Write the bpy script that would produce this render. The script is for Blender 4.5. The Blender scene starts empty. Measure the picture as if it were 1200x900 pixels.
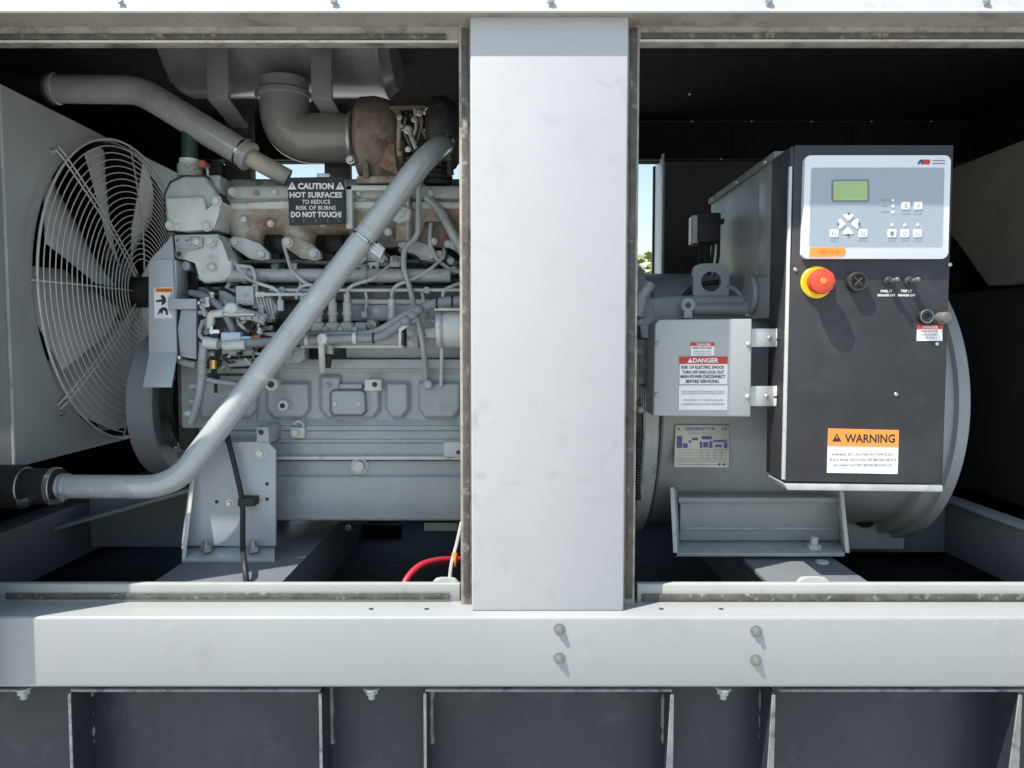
import bpy, bmesh, math, random
from mathutils import Vector, Matrix
random.seed(7)
R = math.radians
scene = bpy.context.scene
COL = scene.collection

# ------------------------------------------------------------------ camera
F = 873.0            # focal length in photo pixels (photo 1200 x 900)
D = 1.35             # camera distance from the post's front face (y = 0)
H = 1.50             # camera height above the ground
TH = math.atan(50.0 / F)
cam_d = bpy.data.cameras.new('camera')
cam = bpy.data.objects.new('camera', cam_d)
COL.objects.link(cam)
cam.location = (0, -D, H)
cam.rotation_euler = (math.pi / 2 - TH, 0, 0)
cam_d.sensor_width = 36.0
cam_d.lens = F / 1200.0 * 36.0
cam_d.clip_start = 0.05
cam_d.clip_end = 2000
scene.camera = cam

# ------------------------------------------------------------------ sky, sun, exposure
SUN = Vector((1.68, 1.0, -3.3)).normalized()          # direction the light travels
elev = math.asin(-SUN.z)
azim = math.atan2(-SUN.x, -SUN.y)
world = bpy.data.worlds.new('World')
scene.world = world
world.use_nodes = True
wn = world.node_tree
bg = wn.nodes['Background']
sky = wn.nodes.new('ShaderNodeTexSky')
sky.sky_type = 'NISHITA'
sky.sun_disc = False
sky.sun_elevation = elev
sky.sun_rotation = azim
sky.air_density = 1.6
sky.dust_density = 1.0
sky.ozone_density = 1.0
wn.links.new(sky.outputs[0], bg.inputs[0])
bg.inputs[1].default_value = 0.13
sun_d = bpy.data.lights.new('sun', 'SUN')
sun_d.energy = 5.0
sun_d.angle = R(0.5)
sun_d.color = (1.0, 0.95, 0.88)
sun = bpy.data.objects.new('sun', sun_d)
COL.objects.link(sun)
sun.rotation_euler = SUN.to_track_quat('-Z', 'Y').to_euler()
sun.location = (-4, -4, 8)
scene.view_settings.view_transform = 'Standard'
scene.view_settings.look = 'None'
scene.view_settings.gamma = 1.0
scene.view_settings.use_curve_mapping = False
scene.view_settings.exposure = 0.60
scene.cycles.use_denoising = True
scene.cycles.max_bounces = 8
scene.cycles.diffuse_bounces = 4


# ------------------------------------------------------------------ helpers
def P(px, py, y):
    """Photo pixel + depth y (metres behind the post face) -> world point."""
    a = (px - 600.0) / F
    b = (450.0 - py) / F
    dy = math.cos(TH) + b * math.sin(TH)
    dz = -math.sin(TH) + b * math.cos(TH)
    t = (y + D) / dy
    return Vector((a * t, y, H + dz * t))


def m_of(px, y):
    return px * (D + y) / F


def Z(z):
    return z + H


def fillet(pts, r, seg=6):
    pts = [Vector(p) for p in pts]
    out = [pts[0]]
    for i in range(1, len(pts) - 1):
        a, b, c = pts[i - 1], pts[i], pts[i + 1]
        la, lc = (a - b).length, (c - b).length
        k = min(r, la * .48, lc * .48)
        p0 = b + (a - b).normalized() * k
        p2 = b + (c - b).normalized() * k
        for j in range(seg + 1):
            t = j / seg
            out.append(p0 * (1 - t) ** 2 + b * 2 * t * (1 - t) + p2 * t * t)
    out.append(pts[-1])
    return out


def basis(d):
    d = d.normalized()
    up = Vector((0, 0, 1)) if abs(d.z) < .9 else Vector((1, 0, 0))
    u = d.cross(up).normalized()
    return u, d.cross(u).normalized()


class MB:
    def __init__(s):
        s.bm = bmesh.new()

    def _bev(s, faces, bev, seg=2):
        if bev > 0:
            es = set()
            for f in faces:
                for e in f.edges:
                    es.add(e)
            bmesh.ops.bevel(s.bm, geom=list(es), offset=bev, segments=seg, affect='EDGES', profile=.5, clamp_overlap=True)

    def box(s, x0, x1, y0, y1, z0, z1, bev=0.0, seg=2):
        v = [s.bm.verts.new(p) for p in ((x0, y0, z0), (x1, y0, z0), (x1, y1, z0), (x0, y1, z0), (x0, y0, z1), (x1, y0, z1), (x1, y1, z1), (x0, y1, z1))]
        fs = [s.bm.faces.new([v[i] for i in q]) for q in ((0, 3, 2, 1), (4, 5, 6, 7), (0, 1, 5, 4), (1, 2, 6, 5), (2, 3, 7, 6), (3, 0, 4, 7))]
        s._bev(fs, bev, seg)
        return s

    def pbox(s, px0, py0, px1, py1, y0, y1, bev=0.0, seg=2):
        a, b = P(px0, py0, y0), P(px1, py1, y0)
        m0, m1 = P(px0, (py0 + py1) / 2, y0), P(px1, (py0 + py1) / 2, y0)
        return s.box(min(m0.x, m1.x), max(m0.x, m1.x), y0, y1, min(a.z, b.z), max(a.z, b.z), bev, seg)

    def prism(s, pix, y0, y1, bev=0.0, seg=2):
        return s.extr([P(x, y, y0) for x, y in pix], Vector((0, y1 - y0, 0)), bev, seg)

    def extr(s, pts, vec, bev=0.0, seg=2):
        a = [s.bm.verts.new(p) for p in pts]
        b = [s.bm.verts.new(Vector(p) + vec) for p in pts]
        n = len(pts)
        fs = [s.bm.faces.new(a), s.bm.faces.new(list(reversed(b)))]
        for i in range(n):
            j = (i + 1) % n
            fs.append(s.bm.faces.new((a[j], a[i], b[i], b[j])))
        s._bev(fs, bev, seg)
        return s

    def tube(s, pts, r, n=14, cap=True, radii=None):
        pts = [Vector(p) for p in pts]
        u, v = basis(pts[1] - pts[0])
        rings = []
        prev = (pts[1] - pts[0]).normalized()
        for i, p in enumerate(pts):
            if i == 0:
                d = pts[1] - pts[0]
            elif i == len(pts) - 1:
                d = pts[-1] - pts[-2]
            else:
                d = (pts[i + 1] - p).normalized() + (p - pts[i - 1]).normalized()
            d.normalize()
            q = prev.rotation_difference(d)
            u = q @ u
            v = q @ v
            prev = d
            rr = radii[i] if radii else r
            rings.append([s.bm.verts.new(p + (u * math.cos(2 * math.pi * k / n) + v * math.sin(2 * math.pi * k / n)) * rr) for k in range(n)])
        for a, b in zip(rings, rings[1:]):
            for k in range(n):
                s.bm.faces.new((a[k], a[(k + 1) % n], b[(k + 1) % n], b[k]))
        if cap:
            s.bm.faces.new(list(reversed(rings[0])))
            s.bm.faces.new(rings[-1])
        return s

    def ptube(s, pix, r_px, n=12, fil=0.02, cap=True):
        """pix: (px, py, y) list; radius in pixels at the first point's depth."""
        pts = [P(*p) for p in pix]
        if fil and len(pts) > 2:
            pts = fillet(pts, fil, 5)
        return s.tube(pts, m_of(r_px, pix[0][2]), n, cap)

    def lathe(s, prof, org, axis, n=32, cap=True, a0=0, a1=2 * math.pi):
        """prof: (axial, radius) list."""
        org = Vector(org)
        d = Vector(axis).normalized()
        u, v = basis(d)
        full = abs(a1 - a0 - 2 * math.pi) < 1e-6
        m = n if full else n + 1
        rings = []
        for t, r in prof:
            rings.append([s.bm.verts.new(org + d * t + (u * math.cos(a0 + (a1 - a0) * k / n) + v * math.sin(a0 + (a1 - a0) * k / n)) * max(r, 1e-5)) for k in range(m)])
        for a, b in zip(rings, rings[1:]):
            for k in range(n):
                s.bm.faces.new((a[k], a[(k + 1) % m], b[(k + 1) % m], b[k]))
        if cap and full:
            s.bm.faces.new(list(reversed(rings[0])))
            s.bm.faces.new(rings[-1])
        return s

    def cyl(s, p0, p1, r, n=16, bev=0.0):
        p0, p1 = Vector(p0), Vector(p1)
        L = (p1 - p0).length
        if bev:
            return s.lathe([(0, r - bev), (bev, r), (L - bev, r), (L, r - bev)], p0, p1 - p0, n)
        return s.lathe([(0, r), (L, r)], p0, p1 - p0, n)

    def pcyl(s, px, py, y0, y1, r_px, n=18, bev=0.0):
        p = P(px, py, y0)
        return s.cyl(p, p + Vector((0, y1 - y0, 0)), m_of(r_px, y0), n, bev)

    def torus(s, c, axis, Rr, r, n=64, m=6, stretch=None):
        u, v = basis(Vector(axis))
        c = Vector(c)
        d = Vector(axis).normalized()
        rings = []
        for i in range(n):
            a = 2 * math.pi * i / n
            e = u * math.cos(a) + v * math.sin(a)
            rings.append([s.bm.verts.new(c + e * (Rr + r * math.cos(2 * math.pi * k / m)) + d * r * math.sin(2 * math.pi * k / m)) for k in range(m)])
        for i in range(n):
            a, b = rings[i], rings[(i + 1) % n]
            for k in range(m):
                s.bm.faces.new((a[k], b[k], b[(k + 1) % m], a[(k + 1) % m]))
        return s

    def ball(s, c, r, sc=(1, 1, 1), sub=2):
        mt = Matrix.Translation(Vector(c)) @ Matrix.Diagonal((r * sc[0], r * sc[1], r * sc[2], 1))
        bmesh.ops.create_icosphere(s.bm, subdivisions=sub, radius=1, matrix=mt)
        return s

    def holed(s, outer, inner, vec):
        """plate between two closed loops with equal counts, extruded along vec."""
        A = [s.bm.verts.new(p) for p in outer]
        B = [s.bm.verts.new(p) for p in inner]
        A2 = [s.bm.verts.new(Vector(p) + vec) for p in outer]
        B2 = [s.bm.verts.new(Vector(p) + vec) for p in inner]
        n = len(A)
        for i in range(n):
            j = (i + 1) % n
            s.bm.faces.new((A[i], A[j], B[j], B[i]))
            s.bm.faces.new((A2[j], A2[i], B2[i], B2[j]))
            s.bm.faces.new((A[j], A[i], A2[i], A2[j]))
            s.bm.faces.new((B[i], B[j], B2[j], B2[i]))
        return s

    def mesh(s, name, org=Vector((0, 0, 0)), smooth=38):
        bmesh.ops.recalc_face_normals(s.bm, faces=s.bm.faces[:])
        me = bpy.data.meshes.new(name)
        if org.length > 0:
            bmesh.ops.translate(s.bm, verts=s.bm.verts[:], vec=-org)
        s.bm.to_mesh(me)
        s.bm.free()
        if smooth:
            for p in me.polygons:
                p.use_smooth = True
            me.set_sharp_from_angle(angle=R(smooth))
        return me

    def build(s, name, mat, parent=None, smooth=38):
        org = root_loc(parent) if parent else Vector((0, 0, 0))
        me = s.mesh(name, org, smooth)
        me.materials.append(mat)
        o = bpy.data.objects.new(name, me)
        COL.objects.link(o)
        if parent:
            o.parent = parent
        return o

    def top(s, name, mat, label, cat, base, group=None, smooth=38):
        base = Vector(base)
        me = s.mesh(name, base, smooth)
        me.materials.append(mat)
        o = bpy.data.objects.new(name, me)
        COL.objects.link(o)
        o.location = base
        tag(o, label, cat, group)
        return o


def root_loc(o):
    v = Vector((0, 0, 0))
    while o:
        v = v + o.location
        o = o.parent
    return v


def tag(o, label=None, cat=None, group=None, kind=None):
    if label:
        o['label'] = label
    if cat:
        o['category'] = cat
    if group:
        o['group'] = group
    if kind:
        o['kind'] = kind
    return o


def thing(name, label, cat, loc, group=None):
    o = bpy.data.objects.new(name, None)
    COL.objects.link(o)
    o.empty_display_size = .1
    o.location = loc
    return tag(o, label, cat, group)


_shared = {}


def place(me, name, parent, loc, mat, scale=(1, 1, 1), rot=(0, 0, 0)):
    o = bpy.data.objects.new(name, me)
    COL.objects.link(o)
    o.parent = parent
    o.location = Vector(loc) - root_loc(parent)
    o.scale = scale
    o.rotation_euler = rot
    if not me.materials:
        me.materials.append(mat)
    if me.materials[0] != mat:
        o.material_slots[0].link = 'OBJECT'
        o.material_slots[0].material = mat
    return o


def bolt_mesh(kind):
    if kind not in _shared:
        b = MB()
        if kind == 'hex':        # washer + hex head, axis -y, radius 1
            b.lathe([(0, 1.35), (.18, 1.35), (.2, 1.25)], (0, 0, 0), (0, -1, 0), 18)
            b.lathe([(.2, 1.0), (.85, 1.0), (1.0, .86)], (0, 0, 0), (0, -1, 0), 6)
        elif kind == 'round':
            b.lathe([(0, 1.0), (.35, .95), (.6, .7), (.7, .3), (.72, .05)], (0, 0, 0), (0, -1, 0), 16)
        elif kind == 'stud':
            b.lathe([(0, 1.4), (.25, 1.4), (.27, 1.3)], (0, 0, 0), (0, -1, 0), 18)
            b.lathe([(.27, 1.05), (1.15, 1.05), (1.25, .9)], (0, 0, 0), (0, -1, 0), 6)
            b.lathe([(1.2, .6), (2.0, .6), (2.1, .5)], (0, 0, 0), (0, -1, 0), 12)
        elif kind == 'hole':
            b.lathe([(0, 1.0), (.05, 1.0)], (0, 0, 0), (0, -1, 0), 16)
        _shared[kind] = b.mesh('bolt_' + kind)
    return _shared[kind]


def bolt(parent, px, py, y, r_px, mat, kind='hex', name='bolt', rot=(0, 0, 0)):
    r = m_of(r_px, y)
    return place(bolt_mesh(kind), name, parent, P(px, py, y), mat, (r, r, r), (rot[0], rot[1] + random.uniform(0, 1) if kind != 'hole' else 0, rot[2]))


def text(parent, s, box, y, mat, name='lettering', bold=0.0, keep=False):
    """flat print: text fitted to the pixel box (x0, y0, x1, y1) on the plane y."""
    cu = bpy.data.curves.new('t', 'FONT')
    cu.body = s
    cu.size = 1
    cu.offset = bold
    cu.resolution_u = 2
    cu.align_x = 'CENTER'
    ob = bpy.data.objects.new('t', cu)
    COL.objects.link(ob)
    dg = bpy.context.evaluated_depsgraph_get()
    me = ob.evaluated_get(dg).to_mesh()
    vs = [v.co.copy() for v in me.vertices]
    fs = [tuple(p.vertices) for p in me.polygons]
    ob.evaluated_get(dg).to_mesh_clear()
    bpy.data.objects.remove(ob)
    bpy.data.curves.remove(cu)
    x0, x1 = min(v.x for v in vs), max(v.x for v in vs)
    y0, y1 = min(v.y for v in vs), max(v.y for v in vs)
    A, B = P(box[0], box[3], y), P(box[2], box[1], y)
    org = root_loc(parent)
    out = [(A.x + (v.x - x0) / (x1 - x0) * (B.x - A.x) - org.x, y - org.y, A.z + (v.y - y0) / (y1 - y0) * (B.z - A.z) - org.z) for v in vs]
    m2 = bpy.data.meshes.new(name)
    m2.from_pydata(out, [], fs)
    m2.materials.append(mat)
    o = bpy.data.objects.new(name, m2)
    COL.objects.link(o)
    o.parent = parent
    return o


# ------------------------------------------------------------------ materials
def mat(name, col, rough=.5, metal=0.0, var=.12, scale=6.0, bump=.0, bscale=60.0, dirt=None, dscale=3.0, dlo=.5, dhi=.75, spec=.5, streak=False, coat=0.0, rvar=.12, smear=None, sscale=30.0, slo=.54, shi=.62, mask=3.0, scratch=None):
    m = bpy.data.materials.new(name)
    m.use_nodes = True
    t = m.node_tree
    n, L = t.nodes, t.links
    b = n['Principled BSDF']
    b.inputs['Metallic'].default_value = metal
    b.inputs['Specular IOR Level'].default_value = spec
    b.inputs['Coat Weight'].default_value = coat
    b.inputs['Coat Roughness'].default_value = .12
    tc = n.new('ShaderNodeTexCoord')
    src = tc.outputs['Object']
    mp = n.new('ShaderNodeMapping')
    if streak:
        mp.inputs['Scale'].default_value = (1, 1, .12)
    L.new(src, mp.inputs[0])
    nz = n.new('ShaderNodeTexNoise')
    nz.inputs['Scale'].default_value = scale
    nz.inputs['Detail'].default_value = 6
    nz.inputs['Roughness'].default_value = .62
    L.new(mp.outputs[0], nz.inputs['Vector'])
    cr = n.new('ShaderNodeValToRGB')
    cr.color_ramp.elements[0].position = .3
    cr.color_ramp.elements[1].position = .7
    cr.color_ramp.elements[0].color = tuple(c * (1 - var) for c in col) + (1,)
    cr.color_ramp.elements[1].color = tuple(min(1, c * (1 + var)) for c in col) + (1,)
    L.new(nz.outputs[0], cr.inputs[0])
    out = cr.outputs[0]
    if dirt:
        n2 = n.new('ShaderNodeTexNoise')
        n2.inputs['Scale'].default_value = dscale
        n2.inputs['Detail'].default_value = 9
        n2.inputs['Roughness'].default_value = .7
        L.new(src, n2.inputs['Vector'])
        r2 = n.new('ShaderNodeMapRange')
        r2.inputs['From Min'].default_value = dlo
        r2.inputs['From Max'].default_value = dhi
        L.new(n2.outputs[0], r2.inputs['Value'])
        mx = n.new('ShaderNodeMix')
        mx.data_type = 'RGBA'
        L.new(r2.outputs[0], mx.inputs[0])
        L.new(out, mx.inputs[6])
        mx.inputs[7].default_value = tuple(dirt) + (1,)
        out = mx.outputs[2]
    def layer(out, colr, sc, lo, hi, msc, mlo, mhi, squash=None, dist=1.2, amt=1.0):
        q = n.new('ShaderNodeTexNoise')
        q.inputs['Scale'].default_value = sc
        q.inputs['Detail'].default_value = 5
        q.inputs['Distortion'].default_value = dist
        if squash:
            m3 = n.new('ShaderNodeMapping')
            m3.inputs['Scale'].default_value = squash
            m3.inputs['Rotation'].default_value = (0, R(20), 0)
            L.new(src, m3.inputs[0])
            L.new(m3.outputs[0], q.inputs['Vector'])
        else:
            L.new(src, q.inputs['Vector'])
        r = n.new('ShaderNodeMapRange')
        r.inputs['From Min'].default_value = lo
        r.inputs['From Max'].default_value = hi
        L.new(q.outputs[0], r.inputs['Value'])
        q2 = n.new('ShaderNodeTexNoise')
        q2.inputs['Scale'].default_value = msc
        q2.inputs['Detail'].default_value = 2
        L.new(src, q2.inputs['Vector'])
        r_ = n.new('ShaderNodeMapRange')
        r_.inputs['From Min'].default_value = mlo
        r_.inputs['From Max'].default_value = mhi
        r_.inputs['To Max'].default_value = amt
        L.new(q2.outputs[0], r_.inputs['Value'])
        mu_ = n.new('ShaderNodeMath')
        mu_.operation = 'MULTIPLY'
        L.new(r.outputs[0], mu_.inputs[0])
        L.new(r_.outputs[0], mu_.inputs[1])
        mm = n.new('ShaderNodeMix')
        mm.data_type = 'RGBA'
        L.new(mu_.outputs[0], mm.inputs[0])
        L.new(out, mm.inputs[6])
        mm.inputs[7].default_value = tuple(colr) + (1,)
        return mm.outputs[2]
    if smear:
        out = layer(out, smear, sscale, slo, shi, mask, .47, .62)
    if scratch:
        out = layer(out, scratch, 60, .66, .70, 4.0, .45, .6, (1, 1, .06), .3, .8)
    L.new(out, b.inputs['Base Color'])
    rr = n.new('ShaderNodeMapRange')
    rr.inputs['To Min'].default_value = max(.03, rough - rvar)
    rr.inputs['To Max'].default_value = min(1, rough + rvar)
    n3 = n.new('ShaderNodeTexNoise')
    n3.inputs['Scale'].default_value = scale * 2.7
    n3.inputs['Detail'].default_value = 5
    L.new(src, n3.inputs['Vector'])
    L.new(n3.outputs[0], rr.inputs['Value'])
    L.new(rr.outputs[0], b.inputs['Roughness'])
    if bump > 0:
        n4 = n.new('ShaderNodeTexNoise')
        n4.inputs['Scale'].default_value = bscale
        n4.inputs['Detail'].default_value = 4
        L.new(src, n4.inputs['Vector'])
        bp = n.new('ShaderNodeBump')
        bp.inputs['Strength'].default_value = bump
        bp.inputs['Distance'].default_value = .004
        L.new(n4.outputs[0], bp.inputs['Height'])
        L.new(bp.outputs[0], b.inputs['Normal'])
    return m


WHITE = mat('white_paint', (.45, .458, .462), .40, var=.02, scale=3, dirt=(.40, .408, .412), dscale=5, dlo=.52, dhi=.80, bump=.035, bscale=9, smear=(.375, .385, .39), sscale=18, slo=.54, shi=.70, mask=3.8)
RAILW = mat('rail_paint', (.325, .340, .340), .36, var=.04, scale=2.5, dirt=(.27, .28, .28), dscale=7, dlo=.55, dhi=.85, streak=True, bump=.03, bscale=14, smear=(.348, .36, .36), sscale=30, slo=.58, shi=.70, mask=4)
SILLW = mat('sill_paint', (.37, .385, .365), .55, var=.06, scale=14, dirt=(.30, .29, .26), dscale=22, dlo=.58, dhi=.75)
SOFFIT = mat('shaded_dusty_steel', (.33, .30, .25), .6, var=.15, scale=10, dirt=(.16, .14, .11), dscale=12, dlo=.5, dhi=.7, bump=.05)  # brownish base holds the underside's shade along with dust
GASKET = mat('worn_gasket', (.10, .09, .08), .75, var=.4, scale=30, dirt=(.28, .26, .23), dscale=45, dlo=.56, dhi=.66, bump=.3, bscale=90)
FRAMEM = mat('frame_metal', (.36, .33, .29), .55, var=.2, scale=25, dirt=(.14, .12, .10), dscale=18, dlo=.5, dhi=.66, bump=.08)
FOAM = mat('black_lining', (.016, .017, .019), .85, var=.3, scale=20, bump=.1, spec=.2)
BLACKM = mat('black_paint', (.029, .030, .035), .58, var=.25, scale=9, dirt=(.062, .062, .066), dscale=7, dlo=.5, dhi=.78, bump=.04, bscale=120)
FLOORM = mat('oily_floor', (.008, .008, .010), .75, var=.4, scale=12, bump=.1)
TANKM = mat('tank_paint', (.027, .031, .041), .45, var=.2, scale=5, dirt=(.075, .08, .09), dscale=9, dlo=.55, dhi=.8, bump=.08, bscale=45)
EDGE = mat('sunlit_edge_paint', (.20, .20, .20), .5, var=.3, scale=40, dirt=(.08, .08, .09), dscale=30, dlo=.52, dhi=.62)  # edges lightened: the sunlight on them is put into the colour
ENG = mat('engine_paint', (.355, .388, .395), .28, var=.08, scale=11, dirt=(.24, .26, .265), dscale=14, dlo=.55, dhi=.8, bump=.10, bscale=110)
ENGCAST = mat('engine_paint_cast', (.41, .43, .42), .26, var=.12, scale=16, dirt=(.20, .21, .20), dscale=18, dlo=.55, dhi=.75, smear=(.11, .10, .085), sscale=40, slo=.57, shi=.64, mask=8, bump=.28, bscale=150)
RECESS = mat('shaded_oily_paint', (.15, .155, .15), .35, var=.2, scale=18, dirt=(.06, .055, .05), dscale=16, dlo=.48, dhi=.65, bump=.25, bscale=130)  # oily engine paint, darkened to put recess shade into its colour
ENGLT = mat('engine_paint_lit', (.57, .59, .565), .26, var=.1, scale=14, dirt=(.26, .25, .22), dscale=22, dlo=.55, dhi=.75, bump=.12, bscale=130)  # same engine paint with caught light added to its base colour
ALTM = mat('alternator_paint', (.31, .335, .34), .36, var=.06, scale=6, dirt=(.24, .255, .25), dscale=6, dlo=.5, dhi=.85, bump=.06, bscale=70)
SHEET = mat('grey_sheet_paint', (.41, .445, .465), .34, var=.05, scale=5, dirt=(.34, .36, .37), dscale=5, dlo=.5, dhi=.85, bump=.04, bscale=70)
BEAM = mat('beam_paint', (.135, .147, .158), .45, var=.08, scale=4, dirt=(.14, .15, .16), dscale=6, bump=.05)
RADM = mat('radiator_paint', (.34, .36, .36), .40, var=.06, scale=4, dirt=(.29, .30, .29), dscale=6, dlo=.5, dhi=.8, bump=.05, bscale=40)
PIPE = mat('pipe_paint', (.40, .43, .43), .22, var=.08, scale=9, dirt=(.33, .33, .31), dscale=11, dlo=.56, dhi=.74, smear=(.55, .54, .50), sscale=22, slo=.60, shi=.66, mask=7, bump=.09, bscale=60, coat=.7)
PIPE2 = mat('pipe_paint_dusty', (.37, .38, .365), .24, var=.10, scale=9, dirt=(.20, .19, .17), dscale=9, dlo=.5, dhi=.75, bump=.06, bscale=60, coat=.8)
MUFF = mat('muffler_paint', (.265, .262, .245), .32, var=.12, scale=7, dirt=(.15, .13, .11), dscale=8, dlo=.5, dhi=.75, bump=.05, coat=.4)
WIRE = mat('guard_wire', (.62, .61, .58), .42, var=.12, scale=30)
FANM = mat('fan_blade', (.60, .61, .60), .45, var=.08, scale=8, dirt=(.45, .45, .43), dscale=10)
RUST = mat('rusty_cast_iron', (.20, .165, .13), .75, var=.4, scale=18, dirt=(.085, .045, .03), dscale=11, dlo=.50, dhi=.62, bump=.45, bscale=120)
RUSTL = mat('heat_tinted_cast_iron', (.42, .385, .33), .62, var=.2, scale=14, dirt=(.20, .115, .07), dscale=8, dlo=.46, dhi=.62, bump=.3, bscale=130)
DARKC = mat('casting_and_gap_shade', (.035, .035, .034), .6, var=.4, scale=26, dirt=(.11, .10, .09), dscale=24, dlo=.55, dhi=.7, bump=.3, bscale=140)  # dark castings; on hole discs and gap plates it stands in for shade
ZINC = mat('zinc_steel', (.50, .50, .48), .34, metal=.85, var=.15, scale=40)
GALV = mat('galvanised_plate', (.52, .54, .53), .42, metal=.5, var=.15, scale=30)
STUD = mat('dull_stud', (.26, .26, .25), .45, metal=.6, var=.2, scale=60)
DULL = mat('dull_black_metal', (.07, .07, .07), .45, metal=.3, var=.2, scale=50)
STEEL = mat('bright_steel', (.62, .62, .60), .25, metal=1, var=.1, scale=40)
RUBBER = mat('black_rubber', (.018, .018, .019), .6, var=.3, scale=25, bump=.08)
HOSEG = mat('grey_hose', (.235, .255, .265), .55, var=.14, scale=35, bump=.2, bscale=220)
BRAIDM = mat('pale_hose', (.36, .37, .36), .5, var=.12, scale=40, bump=.1)
GREENH = mat('green_hose', (.022, .06, .042), .5, var=.2, scale=20)
PWHITE = mat('white_print', (.80, .80, .79), .5, var=.04, scale=20)
PLATEW = mat('plate_metal', (.52, .52, .46), .4, metal=.25, var=.1, scale=30)
INK = mat('black_ink', (.018, .018, .02), .5, var=.1)
INKG = mat('grey_ink', (.20, .21, .22), .5, var=.1)
REDP = mat('red_print', (.52, .035, .03), .45, var=.06)
ORANGE = mat('orange_print', (.90, .30, .05), .45, var=.05)
PURPLE = mat('purple_print', (.11, .085, .30), .5, var=.2, scale=60)
BEZEL = mat('bezel_plastic', (.74, .77, .79), .35, var=.02)
OVERLAY = mat('panel_overlay', (.33, .385, .44), .38, var=.03)
LCD = mat('lcd_glass', (.33, .48, .22), .18, var=.05, scale=12)
YELLOW = mat('yellow_plastic', (.85, .60, .015), .35, var=.04)
REDK = mat('red_plastic', (.72, .075, .03), .30, var=.05)
REDC = mat('red_cable', (.42, .02, .04), .4, var=.1)
ORTAPE = mat('orange_tape', (.85, .26, .06), .5, var=.1)
BRASS = mat('brass', (.62, .45, .18), .35, metal=.9, var=.1)
BLUEF = mat('blue_grey_fitting', (.42, .50, .60), .35, metal=.3, var=.1, scale=40)
COPPER = mat('copper_fitting', (.45, .14, .07), .5, metal=.4, var=.2, scale=40)
CONC = mat('concrete', (.37, .372, .365), .85, var=.12, scale=1.2, dirt=(.30, .295, .28), dscale=.7, bump=.2, bscale=12)
LEAF = mat('leaf', (.20, .23, .07), .55, var=.35, scale=3)
BARK = mat('bark', (.12, .09, .06), .9, var=.3, scale=14, bump=.4)
LOUVRE = mat('brown_baffle', (.17, .155, .13), .7, var=.15, scale=10)

# ================================================================== ground and what stands behind
g = MB()
g.box(-400, 400, -400, 400, -.2, 0)
gd = g.build('ground', CONC)
gd['kind'] = 'structure'


def shrub(x, y, h, w, label):
    t = thing('shrub', label, 'shrub', (x, y, 0), 'shrubs behind the generator')
    b = MB()
    for k in range(6):
        a = k * 1.05
        b.tube([Vector((x + .05 * math.cos(a), y + .05 * math.sin(a), -.02)), Vector((x + w * .2 * math.cos(a), y + w * .2 * math.sin(a), h * .4)), Vector((x + w * .33 * math.cos(a), y + w * .33 * math.sin(a), h * .8))], .03, 6, True, [.04, .025, .008])
    b.build('trunk', BARK, t)
    b = MB()
    for k in range(5200):
        while True:
            v = Vector((random.uniform(-1, 1), random.uniform(-1, 1), random.uniform(-1, 1)))
            if .25 < v.length < 1 + .12 * math.sin(v.x * 9) * math.cos(v.z * 8):
                break
        p = Vector((x + v.x * w * .5, y + v.y * w * .5, h * .56 + v.z * h * .46))
        s_ = random.uniform(.03, .06)
        q = Vector((random.gauss(0, 1), random.gauss(0, 1), random.gauss(0, 1))).normalized()
        u, w_ = basis(q)
        vs = [b.bm.verts.new(p + u * s_), b.bm.verts.new(p + w_ * s_ * .5), b.bm.verts.new(p - u * s_), b.bm.verts.new(p - w_ * s_ * .5)]
        b.bm.faces.new(vs)
    b.build('crown', LEAF, t, smooth=0)


shrub(1.25, 6.2, 2.35, 1.7, 'yellow-green leafy shrub seen through the gap beside the grey rear panel')

# ================================================================== enclosure
enc = thing('generator_enclosure', 'pale grey steel generator enclosure with a wide centre post and open sides', 'enclosure', (0, 0.6, 0.2))
zt = P(600, 15, -.02).z
prof = [(-.020, zt), (-.021, zt + .003), (-.012, zt + .012), (.012, zt + .075), (.012, Z(.757)), (-.0155 + .035, Z(.757)), (.016, zt + .07), (-.0152, zt + .0015)]
MB().extr([Vector((-1.6, a_, b_)) for a_, b_ in prof], Vector((3.2, 0, 0))).build('roof_fascia', WHITE, enc, smooth=0)
MB().box(-1.6, 1.6, -.0145, .042, zt + .002, zt + .006).build('soffit', SOFFIT, enc)
zh = P(600, 49, .045).z
MB().box(-1.6, 1.6, .0425, .075, zh, Z(.755), .001).build('header', FRAMEM, enc)
MB().box(-1.6, 1.6, .0, 1.27, Z(.758), Z(.80), .002).build('roof_panel', WHITE, enc)
MB().box(-1.55, 1.55, .08, 1.2, Z(.74), Z(.754)).build('ceiling_lining', FOAM, enc)
MB().pbox(-60, 39, 523, 46, .0395, .042, .001).build('gasket', GASKET, enc)
MB().pbox(752, 38, 1260, 45, .0395, .042, .001).build('gasket', GASKET, enc)
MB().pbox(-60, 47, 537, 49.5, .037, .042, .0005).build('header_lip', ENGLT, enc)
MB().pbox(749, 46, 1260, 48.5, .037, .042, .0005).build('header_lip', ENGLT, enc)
for x in (141, 391, 645, 901, 1156):
    bolt(enc, x, 1.5, -.0125, 3.4, ZINC, 'hex', rot=(R(-15), 0, 0))
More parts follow.
